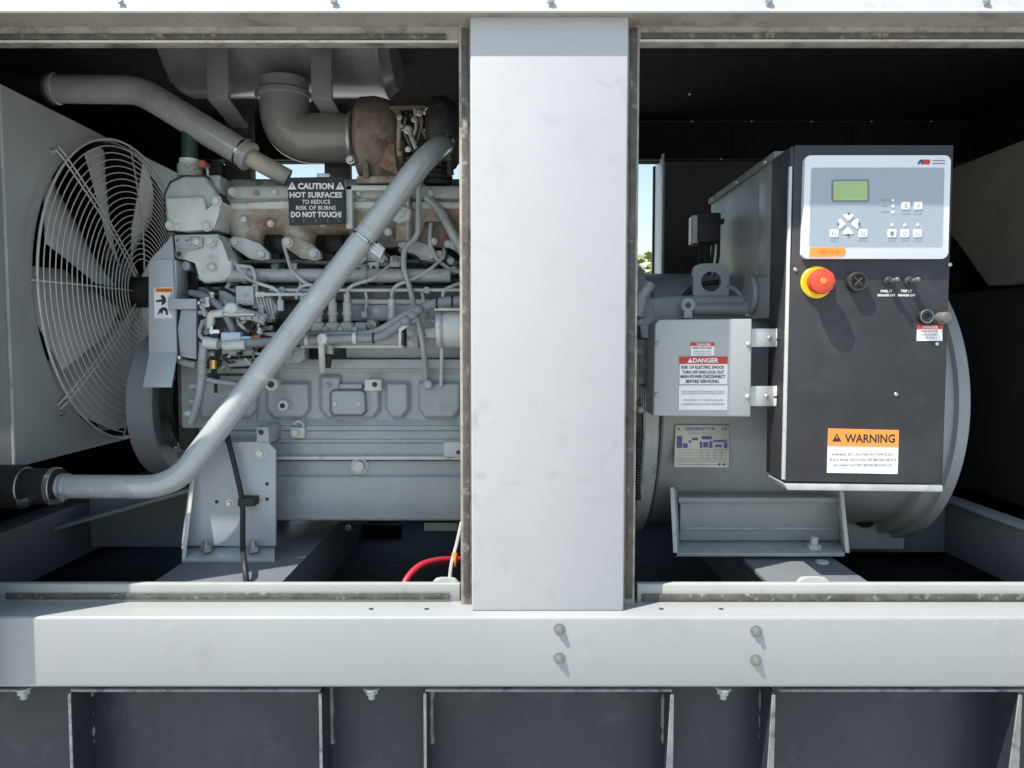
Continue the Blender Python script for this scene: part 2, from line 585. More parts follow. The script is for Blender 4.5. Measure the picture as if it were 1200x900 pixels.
# centre post (a folded sheet: face with two returns)
a, b_ = P(550.5, 360, 0), P(735, 360, 0)
pz0, pz1 = P(600, 716, 0).z, zt + .003
x0, x1 = P(552.0, 400, 0).x, P(733.5, 400, 0).x
MB().box(x0, x1, 0, .034, pz0, pz1, .003, 3).build('post', WHITE, enc)
for (xa, xb) in ((P(539, 400, .034).x, x0 + .015), (x1 - .015, P(746.5, 400, .034).x)):
    MB().box(xa, xb, .0345, .075, P(600, 705, .04).z - .02, P(600, 30, .04).z, .0015).build('door_frame_upright', FRAMEM, enc)
MB().box(P(542, 400, .03).x, P(549.5, 400, .03).x, .0300, .034, P(600, 702, .03).z, P(600, 32, .03).z, .001).build('gasket', GASKET, enc)
MB().box(P(736, 400, .03).x, P(744, 400, .03).x, .0300, .034, P(600, 702, .03).z, P(600, 32, .03).z, .001).build('gasket', GASKET, enc)
# bottom rail
rz1, rz0 = P(600, 723, -.03).z, P(600, 806, -.03).z
MB().box(-1.6, 1.6, -.03, .075, rz0, rz1, .006, 4).build('base_rail', RAILW, enc)
sz1, sz0 = P(600, 684.5, .05).z, rz1 - .002
MB().box(-1.6, P(539, 690, .05).x, .050, .066, sz0, sz1, .002).build('sill_upstand', SILLW, enc)
MB().box(P(747, 690, .05).x, 1.6, .050, .066, sz0, sz1, .002).build('sill_upstand', SILLW, enc)
MB().pbox(6, 695, 527, 703, .0465, .0495, .0015).build('gasket', GASKET, enc)
MB().pbox(752, 696, 1260, 705, .0465, .0495, .0015).build('gasket', GASKET, enc)
for cx, w, h in ((522, 19, 8), (954, 24, 9)):
    pts = [(cx - w, 686)] + [(cx - w * math.cos(math.pi * k / 8) * .82, 686 - h * min(1, 1.3 * math.sin(math.pi * k / 8))) for k in range(9)] + [(cx + w, 686)]
    MB().prism(pts, .058, .068, .001).build('hinge_tab', SILLW, enc)
for x, y_ in ((655.5, 737), (655.5, 771), (886, 739.5), (885.5, 773.5)):
    bolt(enc, x, y_, -.0301, 5, STUD, 'stud').scale.y *= .6
for x in (435, 500, 775, 845):
    bolt(enc, x, 712, .01, 3, DARKC, 'hole', 'drain_slot', (R(90), 0, 0)).location.z = rz1 - enc.location.z + .0006
MB().box(-1.6, 1.6, -.012, .06, rz0 - .006, rz0 + .004).build('rail_gap_strip', DARKC, enc)
for xa, xb in ((-60, 20), (82, 375), (498, 788), (914, 1260)):
    MB().box(P(xa, 810, -.025).x, P(xb, 810, -.025).x, -.024, .05, rz0 - .011, rz0 - .006, .001).build('rail_flange', EDGE, enc)
for x, y_ in ((28, 812), (435.5, 812), (847.5, 815)):
    r = m_of(7, -.012)
    place(bolt_mesh('stud'), 'bolt', enc, Vector((P(x, y_, -.012).x, -.012, rz0 - .007)), ENGCAST, (r, r, r), (R(90), 0, 0))
# interior shell
MB().box(-1.55, 1.55, .08, 1.2, Z(-.62), Z(-.60)).build('floor_pan', FLOORM, enc)
MB().box(-1.6, -1.555, .08, 1.24, Z(-.6), Z(.755)).build('end_panel', FOAM, enc)
MB().box(1.555, 1.6, .08, 1.24, Z(-.6), Z(.755)).build('end_panel', FOAM, enc)
MB().box(-1.555, 1.555, 1.2, 1.24, Z(.605), Z(.755)).build('rear_header', FOAM, enc)
MB().box(-1.55, 1.55, 1.185, 1.199, Z(.607), Z(.613), .001).build('rear_header_trim', BLACKM, enc)
MB().box(-1.55, 1.55, 1.185, 1.199, Z(.731), Z(.737), .001).build('rear_header_trim', BLACKM, enc)
MB().box(-.16, .2, 1.2, 1.24, Z(-.6), Z(.605)).build('rear_post', BLACKM, enc)
MB().box(-1.555, P(252, 300, 1.2).x, 1.2, 1.24, Z(-.6), Z(.605)).build('rear_panel', FOAM, enc)
MB().box(P(777, 300, 1.2).x + .004, 1.555, 1.2, 1.24, Z(-.6), Z(.605)).build('rear_panel', mat('rear_panel_paint', (.055, .06, .063), .55, var=.15, scale=6), enc)
jx = P(777.2, 300, 1.16).x
MB().box(jx - .006, jx, 1.16, 1.285, Z(-.6), Z(.622), .001).build('door_jamb', mat('jamb_sky_paint', (.72, .74, .74), .4, var=.03), enc)  # pale base stands in for bright sky reflected on the jamb
MB().box(jx - .012, jx + .002, 1.286, 1.30, Z(-.6), Z(.61)).build('door_seal', RUBBER, enc)
MB().box(-1.555, 1.555, 1.2, 1.24, Z(-.62), Z(-.45)).build('rear_sill', BLACKM, enc)
for x in (.35, .75, 1.15, -.5, -.95):
    MB().box(x - .008, x + .008, 1.192, 1.199, Z(.615), Z(.73), .001).build('lining_strip', FOAM, enc)
for k in range(12):
    r = .005
    place(bolt_mesh('round'), 'screw', enc, Vector((.3 + .1 * k, 1.184, Z(.61 + .124 * (k % 2)))), ZINC, (r, r, r))
for px_, py_ in ((843, 74), (808, 110)):
    bolt(enc, px_, py_, .75, 2, ZINC, 'round', 'screw')
# inlet baffle at the right-hand end
X = 1.25
pts = [Vector((X, .25, Z(.49))), Vector((X, .93, Z(.49))), Vector((X, .93, Z(.40))), Vector((X, .757, Z(.277))), Vector((X, .616, Z(.146))), Vector((X, .25, Z(.146)))]
MB().extr(pts, Vector((.3, 0, 0))).build('inlet_baffle', LOUVRE, enc)
MB().box(1.30, 1.54, .12, 1.1, Z(-.42), Z(.14), .003).build('inlet_box', mat('inlet_box_paint', (.03, .031, .034), .5, var=.2, scale=8), enc)
# the neighbouring door folded back flat against the outside, left of the opening
dr = thing('enclosure_door', 'pale grey enclosure door folded back flat beside the opening', 'door', (-1.3, -.07, Z(-.6)))
dx = -.954
MB().box(-1.75, dx, -.085, -.045, Z(-.66), Z(.56), .004).build('door_leaf', WHITE, dr)
for zz in (-.5, 0, .5):
    MB().cyl((dx + .004, -.05, Z(zz) - .04), (dx + .004, -.05, Z(zz) + .04), .008, 12).build('hinge', ZINC, dr)
MB().box(-1.62, -1.5, -.10, -.086, Z(-.08), Z(.08), .004).build('latch', BLACKM, dr)

# ================================================================== base tank below the rail
tank = thing('fuel_tank_base', 'dark blue-grey base fuel tank with welded vertical gusset plates under the rail', 'fuel tank', (0, .6, .2))
tz1, tz0 = rz0 - .0115, .2
MB().box(-1.6, 1.6, .042, 1.2, tz0, tz1, .003).build('tank_body', TANKM, tank)
MB().box(-1.6, 1.6, -.06, 1.25, .0, .195, .004).build('base_skid', TANKM, tank)
for px, kind in ((82, 0), (375.5, 0), (498, 0), (788, 2), (907, 2), (1196, 2), (-215, 0)):
    x = P(px, 850, -.03).x
    w = .0026
    if kind == 0:
        pts = [Vector((x - w, -.028, tz1)), Vector((x - w, .044, tz1)), Vector((x - w, .044, tz0)), Vector((x - w, -.028, tz0))]
        MB().extr(pts, Vector((2 * w, 0, 0)), .0008, 1).build('gusset', TANKM, tank)
        MB().box(x - w, x + w, -.0295, -.028, tz0, tz1 - .002).build('gusset_edge', EDGE, tank)
    else:
        gs = MB().box(x - w, x + w, -.025, .044, tz0, tz1, .0008, 1).build('gusset', TANKM, tank)
        dxl = .03 * (px > 1000) + .03
        MB().extr([Vector((x - w - .001, -.028, tz1 - .004)), Vector((x + w, -.028, tz1 - .004)), Vector((x + w, -.028, tz0)), Vector((x - w - dxl, -.028, tz0))], Vector((0, .003, 0)), .0006, 1).build('gusset_edge', EDGE, tank)
for px in (107, 388, 505, 778.5, 893, 1180):
    x = P(px, 850, .04).x
    bb = MB()
    pts = [Vector((x + random.uniform(-.0015, .0015), .040, tz1 - .01 - .012 * k)) for k in range(11)]
    bb.tube(pts, .005, 7, True, [random.uniform(.0035, .007) for _ in pts])
    bb.build('weld_bead', EDGE, tank)

# ================================================================== skid frame inside
skid = thing('skid_frame', 'grey steel skid beams lying on the dark floor under the engine', 'frame', (0, .6, Z(-.6)))
for xa, xb, m_ in ((-.71, -.455, ALTM), (.507, .706, ALTM)):
    MB().box(xa, xb, .1, 1.15, Z(-.485), Z(-.475), .002).build('beam_flange', BEAM, skid)
    MB().box(xa + .02, xb - .004, .1, 1.15, Z(-.60), Z(-.486), .002).build('beam_web', BEAM, skid)
MB().box(1.15, 1.19, .1, 1.15, Z(-.56), Z(-.425), .003).build('side_beam', BEAM, skid)
MB().box(1.146, 1.20, .1, 1.15, Z(-.4245), Z(-.418), .001).build('side_beam_flange', ALTM, skid)
MB().box(.75, 1.149, .60, .64, Z(-.56), Z(-.44), .003).build('cross_beam', BEAM, skid)
MB().box(-1.19, -1.12, .1, 1.15, Z(-.56), Z(-.42), .003).build('side_beam', BEAM, skid)
MB().box(-1.119, -.60, .60, .64, Z(-.545), Z(-.40), .003).build('cross_beam', ALTM, skid)
MB().extr([P(40, 625, .45), P(222, 573, .45), P(222, 577, .45), P(40, 629, .45)], Vector((0, .12, .0)), .001).build('brace_plate', ALTM, skid)
MB().pbox(420, 616, 470, 636, .9, .93, .002).build('cross_beam', FOAM, skid)
bolt(skid, 408, 619, .6, 3, ZINC)
MB().pbox(497, 613, 536, 622, .55, .552).build('data_tag', PLATEW, skid)

# ================================================================== radiator
RX = -1.05
rad = thing('radiator', 'grey radiator cowl with a round wire fan guard on its side', 'radiator', (-1.25, .65, Z(-.27)))
cy, cz, RR = .680, Z(.133), .395
ry0, ry1, rzb, rzt = .21, 1.13, Z(-.266), Z(.527)
outer, inner = [], []
angs = [2 * math.pi * k / 72 for k in range(72)]
for s_, t_ in ((ry0, rzb), (ry1, rzb), (ry1, rzt), (ry0, rzt)):
    angs.append(math.atan2(t_ - cz, s_ - cy) % (2 * math.pi))
angs = sorted(set(round(a_, 5) for a_ in angs))
HR = RR * .985
for a_ in angs:
    c, s_ = math.cos(a_), math.sin(a_)
    k1 = (ry1 - cy) / c if c > 1e-6 else ((ry0 - cy) / c if c < -1e-6 else 1e9)
    k2 = (rzt - cz) / s_ if s_ > 1e-6 else ((rzb - cz) / s_ if s_ < -1e-6 else 1e9)
    k = min(k1, k2)
    outer.append(Vector((RX, cy + c * k, cz + s_ * k)))
    rr_ = min(HR, k - .004)
    inner.append(Vector((RX, cy + c * rr_, cz + s_ * rr_)))
MB().holed(outer, inner, Vector((-.003, 0, 0))).build('cowl_face', RADM, rad)
MB().lathe([(0, HR), (.19, HR)], (RX - .19, cy, cz), (1, 0, 0), 64, cap=False).build('fan_shroud_ring', BLACKM, rad)
MB().box(-1.40, RX - .0005, ry0, ry0 + .003, rzb, rzt, .001).build('cowl_front', RADM, rad)
MB().box(-1.40, RX - .0035, ry0 + .0035, ry1, rzt - .004, rzt - .001).build('cowl_top', RADM, rad)
MB().box(-1.40, RX - .0035, ry0 + .0035, ry1, rzb + .001, rzb + .004).build('cowl_bottom', RADM, rad)
MB().box(-1.40, RX - .0035, ry1 - .004, ry1, rzb + .005, rzt - .005).build('cowl_back', RADM, rad)
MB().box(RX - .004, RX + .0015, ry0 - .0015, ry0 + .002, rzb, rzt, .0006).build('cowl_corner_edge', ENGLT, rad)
MB().box(-1.40, -1.25, ry0 + .01, ry1 - .01, rzb + .01, rzt - .01).build('radiator_core', FOAM, rad)
MB().box(-1.40, -1.30, .22, 1.08, rzt - .001, rzt + .05, .01).build('header_tank', RADM, rad)
guard = MB().tube([Vector((-1.035, cy + RR * math.cos(R(-6 + 268 * q_ / 90)), cz + RR * math.sin(R(-6 + 268 * q_ / 90)))) for q_ in range(91)], .003, 6).build('fan_guard', WIRE, rad)
nr = 21
for k in range(1, nr):
    f_ = k / nr
    r = RR - (RR - .075) * (f_ + .12 * f_ * (1 - f_))
    x = -1.035 + .04 * math.sin(f_ * math.pi / 2)
    MB().tube([Vector((x, cy + r * math.cos(R(-6 + 268 * q_ / 70)), cz + r * math.sin(R(-6 + 268 * q_ / 70)))) for q_ in range(71)], .00145, 5).build('guard_ring', WIRE, guard)
for k, da in enumerate((-6, 40, 86, 133, 180, 222, 262)):
    for off in ((-.007, .007) if da in (40, 133, 222) else (0,)):
        a_ = R(da)
        e = Vector((0, math.cos(a_), math.sin(a_)))
        w = Vector((0, -math.sin(a_), math.cos(a_))) * off
        c0 = Vector((0, cy, cz))
        pts = [Vector((RX + .004, 0, 0)) + c0 + e * (RR + (.03 if da in (133, 222) else .004)) + w, Vector((-1.037, 0, 0)) + c0 + e * (RR + .004) + w]
        for j in range(8):
            f_ = j / 7
            r = RR - (RR - .06) * f_
            pts.append(Vector((-1.035 - .002 + .04 * math.sin(f_ * math.pi / 2), 0, 0)) + c0 + e * r + w)
        MB().tube(pts, .0021, 6).build('guard_spoke', WIRE, guard)
for da in (135, 225):
    a_ = R(da)
    p = Vector((RX, cy + math.cos(a_) * (RR + .03), cz + math.sin(a_) * (RR + .03)))
    r = .006
    place(bolt_mesh('hex'), 'bolt', rad, p, ZINC, (r, r, r), (0, 0, R(90)))

fan = thing('cooling_fan', 'grey bladed cooling fan behind the wire guard', 'fan', (-1.03, cy, cz - .36))
fc = Vector((-1.072, cy, cz))
MB().lathe([(-.04, .06), (-.035, .085), (.03, .085), (.04, .06)], fc, (1, 0, 0), 32).build('fan_hub', BLACKM, fan)
MB().cyl(fc, fc + Vector((.34, 0, 0)), .042, 24).build('fan_shaft', DARKC, fan)
nb = 8
for k in range(nb):
    a0 = 2 * math.pi * k / nb + R(13)
    bb = MB()
    rows = []
    for i in range(7):
        r = .075 + (.375 - .075) * i / 6
        half = .078 + .052 * i / 6
        tw = R(30 - 12 * i / 6)
        row = []
        for j in range(5):
            u = (j / 4 - .5) * 2 * half
            tx = u * math.sin(tw) + .012 * (1 - (2 * j / 4 - 1) ** 2)
            tt = u * math.cos(tw)
            an = a0 + tt / max(r, .16)
            row.append(fc + Vector((tx, math.cos(an) * r, math.sin(an) * r)))
        rows.append(row)
    va = [[bb.bm.verts.new(p) for p in row] for row in rows]
    vb = [[bb.bm.verts.new(p + Vector((-.003, 0, 0))) for p in row] for row in rows]
    for i in range(6):
        for j in range(4):
            bb.bm.faces.new((va[i][j], va[i][j + 1], va[i + 1][j + 1], va[i + 1][j]))
            bb.bm.faces.new((vb[i][j + 1], vb[i][j], vb[i + 1][j], vb[i + 1][j + 1]))
    for i in range(6):
        bb.bm.faces.new((va[i][0], va[i + 1][0], vb[i + 1][0], vb[i][0]))
        bb.bm.faces.new((va[i][4], vb[i][4], vb[i + 1][4], va[i + 1][4]))
    for j in range(4):
        bb.bm.faces.new((va[6][j], va[6][j + 1], vb[6][j + 1], vb[6][j]))
        bb.bm.faces.new((va[0][j], vb[0][j], vb[0][j + 1], va[0][j + 1]))
    bb.build('blade', FANM, fan)

# ================================================================== engine
eng = thing('diesel_engine', 'grey painted diesel engine block with injection lines and bolted covers', 'engine', (-.35, .6, Z(-.48)))


def epart(name, m_=ENGCAST):
    b = MB()
    b.fin = lambda: b.build(name, m_, eng)
    return b


xl, xr = P(214, 400, .45).x, .26
MB().box(P(262, 300, .47).x, xr, .475, .86, Z(.10), Z(.36), .006).build('cylinder_head', DARKC, eng)
MB().box(P(266, 220, .5).x, xr, .50, .80, Z(.361), Z(.40), .015, 3).build('valve_cover', ENGCAST, eng)
MB().box(xl, xr, .415, .90, Z(-.20), Z(.099), .006).build('engine_block', RECESS, eng)
# lower crankcase with pads, flange rails, oil pan
MB().pbox(212, 428, 640, 502, .376, .95, .004).build('crankcase', ENG, eng)
MB().prism([(300, 421), (640, 421), (640, 432), (300, 432)], .352, .40, .003).build('crankcase_ledge', ENG, eng)
def sstep(e0, e1, v):
    t = max(0.0, min(1.0, (v - e0) / (e1 - e0)))
    return t * t * (3 - 2 * t)


pads = ((200, 446, 303, 490), (312, 448, 364, 490), (375, 440, 400, 490), (396, 454, 446, 490), (452, 448, 480, 490), (490, 448, 541, 490), (549, 448, 660, 490))
hb = MB()
nx, ny = 250, 44
grid = []
for jj in range(ny + 1):
    py_ = 432 + (500 - 432) * jj / ny
    row = []
    for ii in range(nx + 1):
        px_ = 236 + (640 - 236) * ii / nx
        h_ = 0.0
        for (a, b, c, d_) in pads:
            ch = 7 * sstep(d_ - 12, d_, py_)
            h_ = max(h_, sstep(a - 1 + ch, a + 3 + ch, px_) * (1 - sstep(c - 4 - ch, c + 2 - ch, px_)) * sstep(b - 2, b + 3, py_) * (1 - sstep(d_ - 3, d_ + 3, py_)))
        base = .3715 - .010 * sstep(489, 499, py_) - .006 * (1 - sstep(432, 440, py_))
        row.append(hb.bm.verts.new(P(px_, py_, base - .017 * h_)))
    grid.append(row)
for jj in range(ny):
    for ii in range(nx):
        hb.bm.faces.new((grid[jj][ii], grid[jj + 1][ii], grid[jj + 1][ii + 1], grid[jj][ii + 1]))
hb.build('crankcase_face', ENG, eng, smooth=60)
MB().pbox(397, 450, 424, 456, .350, .375, .003).build('crankcase_pad', ENG, eng)
MB().pbox(250, 499, 640, 505, .355, .40, .003).build('flange_rail', ENG, eng)
MB().pbox(250, 505, 640, 515, .358, .40, .002).build('flange_web', ENG, eng)
MB().pbox(250, 515, 640, 519, .354, .40, .002).build('flange_rail', ENG, eng)
MB().pbox(250, 519, 640, 535, .358, .40, .002).build('flange_web', ENG, eng)
MB().pbox(322, 535, 640, 539, .345, .40, .0015).build('oil_pan_gasket_rail', ENGLT, eng)
MB().pbox(300, 539.5, 640, 559, .362, .92, .006).build('oil_pan', ENG, eng)
MB().pbox(300, 558, 640, 611, .352, .92, .008, 3).build('oil_pan_sump', ENG, eng)
bolt(eng, 421.5, 546, .362, 7.5, ENGLT, 'hex')
cv = MB().prism([(388, 461), (391, 458), (423, 458), (427, 461), (428, 482), (424, 486), (391, 486), (388, 482)], .338, .372, .004, 3).build('inspection_cover', ENG, eng)
bolt(cv, 392.5, 473.5, .338, 3.2, ENGLT, 'round')
bolt(cv, 420.5, 473.5, .338, 3.2, ENGLT, 'round')
MB().prism([(427, 445), (447, 444), (447, 458), (427, 458)], .345, .375, .002).build('boss', ENGLT, eng)
bolt(eng, 439, 450.5, .3449, 3.2, DARKC, 'hole', 'threaded_hole')
for x, y_, r_ in ((331, 475.5, 6.5), (317.5, 450.5, 8)):
    MB().pcyl(x, y_, .332, .375, r_, 20, .002).build('boss', ENGLT, eng)
    bolt(eng, x, y_, .3319, r_ * .5, DARKC, 'hole', 'threaded_hole')
MB().pbox(340, 501, 357, 514, .345, .37, .004).build('boss', ENGLT, eng)
bolt(eng, 346.5, 507, .345, 4.5, ENGLT, 'hex')
MB().ptube([(344, 497, .345), (350, 493, .34), (356, 497, .345), (355, 503, .35)], 1.5, 8).build('hook', ENGLT, eng)
MB().pbox(520, 518, 545, 536, .34, .37, .003).build('boss', ENGLT, eng)
bolt(eng, 537, 530, .3399, 2.4, DARKC, 'hole', 'threaded_hole')
bolt(eng, 384, 452, .3455, 3, ENG, 'round')

# ---- mount bracket in front of the block
mb = MB().prism([(228, 518), (300, 518), (313, 517), (323, 528), (323, 640), (213, 640), (213, 633)], .272, .282, .0015).build('mount_plate', SHEET, eng)
MB().extr([P(229, 518, .272), P(213, 655, .232), P(213, 655, .272), P(213, 640, .282), P(229, 518, .285)], Vector((.008, 0, 0)), .001).build('mount_flange', ENGLT, eng)
MB().extr([P(213, 655, .232), P(322, 655, .232), P(322, 640, .282), P(213, 640, .282)], Vector((0, 0, -.008)), .001).build('mount_foot', ENG, eng)
MB().pbox(300, 500, 315, 520, .272, .36, .003).build('mount_lug', ENG, eng)
bolt(mb, 306, 506.5, .2715, 3.2, DARKC, 'hole', 'hole')
bolt(mb, 305, 531, .272, 5, ENGLT, 'hex')
for x, y_ in ((254, 588), (313, 567), (313, 585)):
    bolt(mb, x, y_, .2715, 2.2, DARKC, 'hole', 'hole')
bolt(mb, 269, 590, .272, 3.5, ZINC, 'hex')
for x, y_ in ((242, 641), (297, 640)):
    p = P(x, 646, .252)
    MB().cyl(p, p + Vector((0, 0, .024)), .0075, 12, .001).build('anchor_stud', ZINC, eng)
    MB().lathe([(0, .0135), (.011, .0135)], p, (0, 0, 1), 6).build('anchor_nut', ZINC, eng)
p = P(233, 664, .25)
MB().cyl(p, P(233, 655, .25), .014, 14, .002).build('mount_isolator', RUBBER, eng)
MB().lathe([(0, .012), (.012, .012)], p + Vector((0, -.012, -.008)), (0, 0, 1), 6).build('anchor_nut', ZINC, eng)
MB().pcyl(264, 660, .26, .30, 12, 18, .003).build('mount_isolator', RUBBER, eng)

# ---- intake / cooler tube along the block
MB().ptube([(262, 323, .36), (528, 323, .36)], 8, 18, 0).build('intake_tube', ENGCAST, eng)
for x in (285, 395, 424):
    MB().ptube([(x, 323, .36), (x + 7, 323, .36)], 10, 18, 0).build('tube_collar', ENGCAST, eng)
MB().pbox(255, 334, 640, 352, .385, .41, .003).build('head_ledge', RECESS, eng)
MB().ptube([(316, 340, .335), (545, 340, .335)], 2, 8, 0).build('fuel_rail', ENGLT, eng)
MB().ptube([(303, 345, .30), (365, 345, .30)], 2, 8, 0).build('fuel_rail', ENGLT, eng)
for x in (330, 374, 500):
    MB().pcyl(x, 340, .325, .40, 4, 12).build('rail_clip', ENG, eng)

# ---- exhaust manifold with ports and flanges
mf = MB()
mf.tube([P(266, 249, .452), P(269, 249, .45), P(274, 249, .45), P(640, 249, .45)], .05, 28, True, [m_of(14, .45), m_of(22, .45), m_of(26, .45), m_of(26, .45)])
for x in (548, 490, 432, 353, 292):
    mf.tube([P(x - 4, 244, .452), P(x - 3, 258, .448), P(x - 1, 272, .442), P(x, 282, .440), P(x + 1, 294, .440)], .03, 24, True, [m_of(q_, .45) for q_ in (27, 26, 21, 16.5, 15)])
mf.build('exhaust_manifold', RUSTL, eng, smooth=70)
MB().prism([(268, 224), (276, 217), (640, 217), (640, 233), (270, 233)], .395, .46, .007, 3).build('manifold_rib', ENGCAST, eng)
MB().prism([(268, 237), (340, 236), (640, 236), (640, 244), (270, 245)], .393, .44, .004, 3).build('manifold_rib', ENGLT, eng)
bolt(eng, 285.5, 257, .396, 4.5, ENGLT, 'round')
bolt(eng, 272, 225, .394, 4, ENGLT, 'hex')
ports = ((292, 290, ENGLT), (353, 290, RUSTL), (432, 297, ENGLT), (490, 292, ENGLT), (548, 292, RUSTL))
for i, (x, y_, m_) in enumerate(ports):
    fl = MB().prism([(x - 24, y_ - 10), (x - 19, y_ - 13), (x - 6, y_ - 11), (x + 12, y_ - 5), (x + 23, y_ + 6), (x + 24, y_ + 13), (x + 18, y_ + 16), (x, y_ + 13), (x - 14, y_ + 3), (x - 23, y_ - 3)], .398, .418, .002).build('port_flange', m_, eng)
    MB().prism([(x - 22, y_ - 5), (x, y_ + 15), (x + 19, y_ + 19), (x + 25, y_ + 13), (x + 18, y_ + 10), (x - 14, y_ + 3)], .418, .43, .001).build('port_gasket', DARKC, eng)
    bolt(fl, x - 16, y_ - 6, .398, 4.6, ENGLT, 'hex')
    bolt(fl, x + 15, y_ + 8, .398, 5.2, ENGLT, 'hex')
    MB().ball(P(x + 38, y_ - 5, .475), .03, (1, .4, 1.1)).build('head_casting', DARKC, eng)
for x in (322, 385, 455):
    MB().pcyl(x, 312, .42, .47, 5, 14, .002).build('head_plug', ENGCAST, eng)
    MB().pbox(x - 12, 296, x + 6, 316, .455, .48, .006).build('head_casting', DARKC, eng)

# ---- turbocharger riser bracket behind the pipe
MB().pbox(405, 217, 413, 268, .37, .40, .002).build('riser_bracket', ENGLT, eng)
MB().pbox(405, 217, 470, 223, .37, .40, .002).build('riser_bracket', ENGLT, eng)
MB().pbox(464, 220, 482, 283, .38, .41, .003).build('riser_bracket', RUSTL, eng)
MB().pcyl(423, 233, .40, .44, 7, 16, .003).build('riser_bolt', ENGLT, eng)
MB().pbox(413, 223, 530, 290, .405, .47, .004).build('riser_casting', RUST, eng)
MB().prism([(459, 248), (470, 240), (482, 245), (480, 258), (466, 262), (458, 256)], .36, .40, .004).build('riser_elbow', ENGLT, eng)

# ---- tappet / side plates behind pump
MB().pbox(405, 350, 548, 420, .372, .41, .003).build('side_cover', ENG, eng)
MB().pbox(412, 351, 520, 356, .364, .374, .001).build('side_cover_lip', ENGLT, eng)
bolt(eng, 441.5, 364.5, .3718, 5.5, ENGLT, 'round')
MB().pbox(425, 357, 461, 375, .366, .374, .002).build('side_cover', ENG, eng)
MB().pbox(476, 381, 490, 408, .34, .37, .003).build('side_boss', ENG, eng)
bolt(eng, 481, 390, .34, 3.2, ENGLT, 'hex')
bolt(eng, 481, 401, .34, 3.2, ENGLT, 'hex')
MB().pbox(462, 382, 475, 406, .36, .38, .002).build('side_boss', DARKC, eng)
# ---- injection pump
MB().pbox(300, 389, 470, 404, .30, .40, .005, 3).build('injection_pump', ENG, eng)
MB().pbox(300, 374, 470, 390, .372, .41, .004).build('pump_back', DARKC, eng)
MB().prism([(352, 389), (455, 389), (458, 392), (452, 398), (352, 398)], .285, .31, .004).build('pump_gallery', ENG, eng)
MB().pbox(352, 404, 472, 408, .31, .40, .0015).build('pump_base', ENGLT, eng)
for x in (356, 373, 390, 407, 424, 459):
    big = x < 420
    p = P(x, 389, .325)
    if x != 459:
        MB().lathe([(0, .0150), (.004, .0165), (.018, .0165), (.021, .0135), (.022, .011)], p, (0, 0, 1), 8).build('delivery_nut', ENGLT if big else ENGCAST, eng)
    if big or x == 459:
        MB().lathe([(0, .009), (.014, .009), (.0145, .0115), (.022, .0115), (.0225, .0095), (.042, .0095), (.0425, .0075), (.062, .007)] if big else [(0, .009), (.05, .009), (.052, .006)], P(x, 377, .325), (0, 0, 1), 10).build('delivery_valve', ENGLT, eng)
for x in (381, 398, 415):
    MB().pcyl(x, 386, .305, .33, 3.2, 12, .001).build('pump_screw', ENGLT, eng)
MB().pcyl(435, 380, .31, .36, 6, 16, .002).build('pump_plug', ENGCAST, eng)
MB().prism([(322, 406), (357, 406), (357, 420), (352, 425), (322, 427), (318, 423)], .318, .36, .003).build('pump_cover', ENG, eng)
MB().pcyl(336, 414, .312, .34, 7, 16, .002).build('pump_cover_disc', ENG, eng)

# ---- injection lines
W = 2.0
lines = [
    [(267, 284, .40), (271, 298, .39), (277, 311, .36), (290, 327, .33), (302, 332, .32), (322, 338, .31), (328, 345, .31), (329, 360, .32)],
    [(277, 311, .36), (296, 313, .34), (299, 325, .33), (299, 350, .32)],
    [(332, 286, .41), (337, 302, .38), (341, 316, .35), (356, 331, .33), (366, 335, .32), (373, 345, .32), (373, 362, .335)],
    [(347, 350, .33), (349, 338, .32), (360, 333, .32), (380, 338, .32), (389, 345, .325), (390, 362, .335)],
    [(457, 310, .37), (450, 317, .35), (436, 327, .33), (413, 334, .32), (407, 340, .325), (407, 362, .335)],
    [(520, 288, .42), (521, 300, .38), (505, 315, .35), (489, 325, .34), (465, 334, .33), (459, 341, .33), (459, 365, .335)],
    [(560, 326, .37), (530, 335, .34), (519, 341, .33), (519, 356, .335)],
    [(520, 292, .43), (545, 330, .42)],
]
for ln in lines:
    MB().ptube(ln, W, 8, .012).build('injection_line', ENGLT, eng)
for x, y_, z_ in ((299, 340, .32), (299, 355, .32), (329, 358, .315), (519, 355, .33), (407, 357, .33)):
    p = P(x, y_, z_)
    MB().lathe([(-.012, .0072), (.012, .0072)], p, (0, 0, 1), 6).build('line_nut', ENGLT, eng)
MB().pbox(457, 300, 469, 313, .36, .385, .002).build('line_clamp', ENGCAST, eng)
MB().prism([(431, 308), (444, 306), (444, 315), (439, 320), (434, 318)], .38, .386, .001).build('clamp_tab', ENGLT, eng)
bolt(eng, 438, 313.5, .3799, 2.2, DARKC, 'hole', 'hole')
for x, y_, r_ in ((423, 302, 9), (525, 286, 5), (528, 306, 5), (515, 299, 4), (531, 317, 5), (412, 316, 5), (275, 334, 4.5), (410, 316, 4)):
    bolt(eng, x, y_, .40, r_, ENGLT, random.choice(('hex', 'round')))

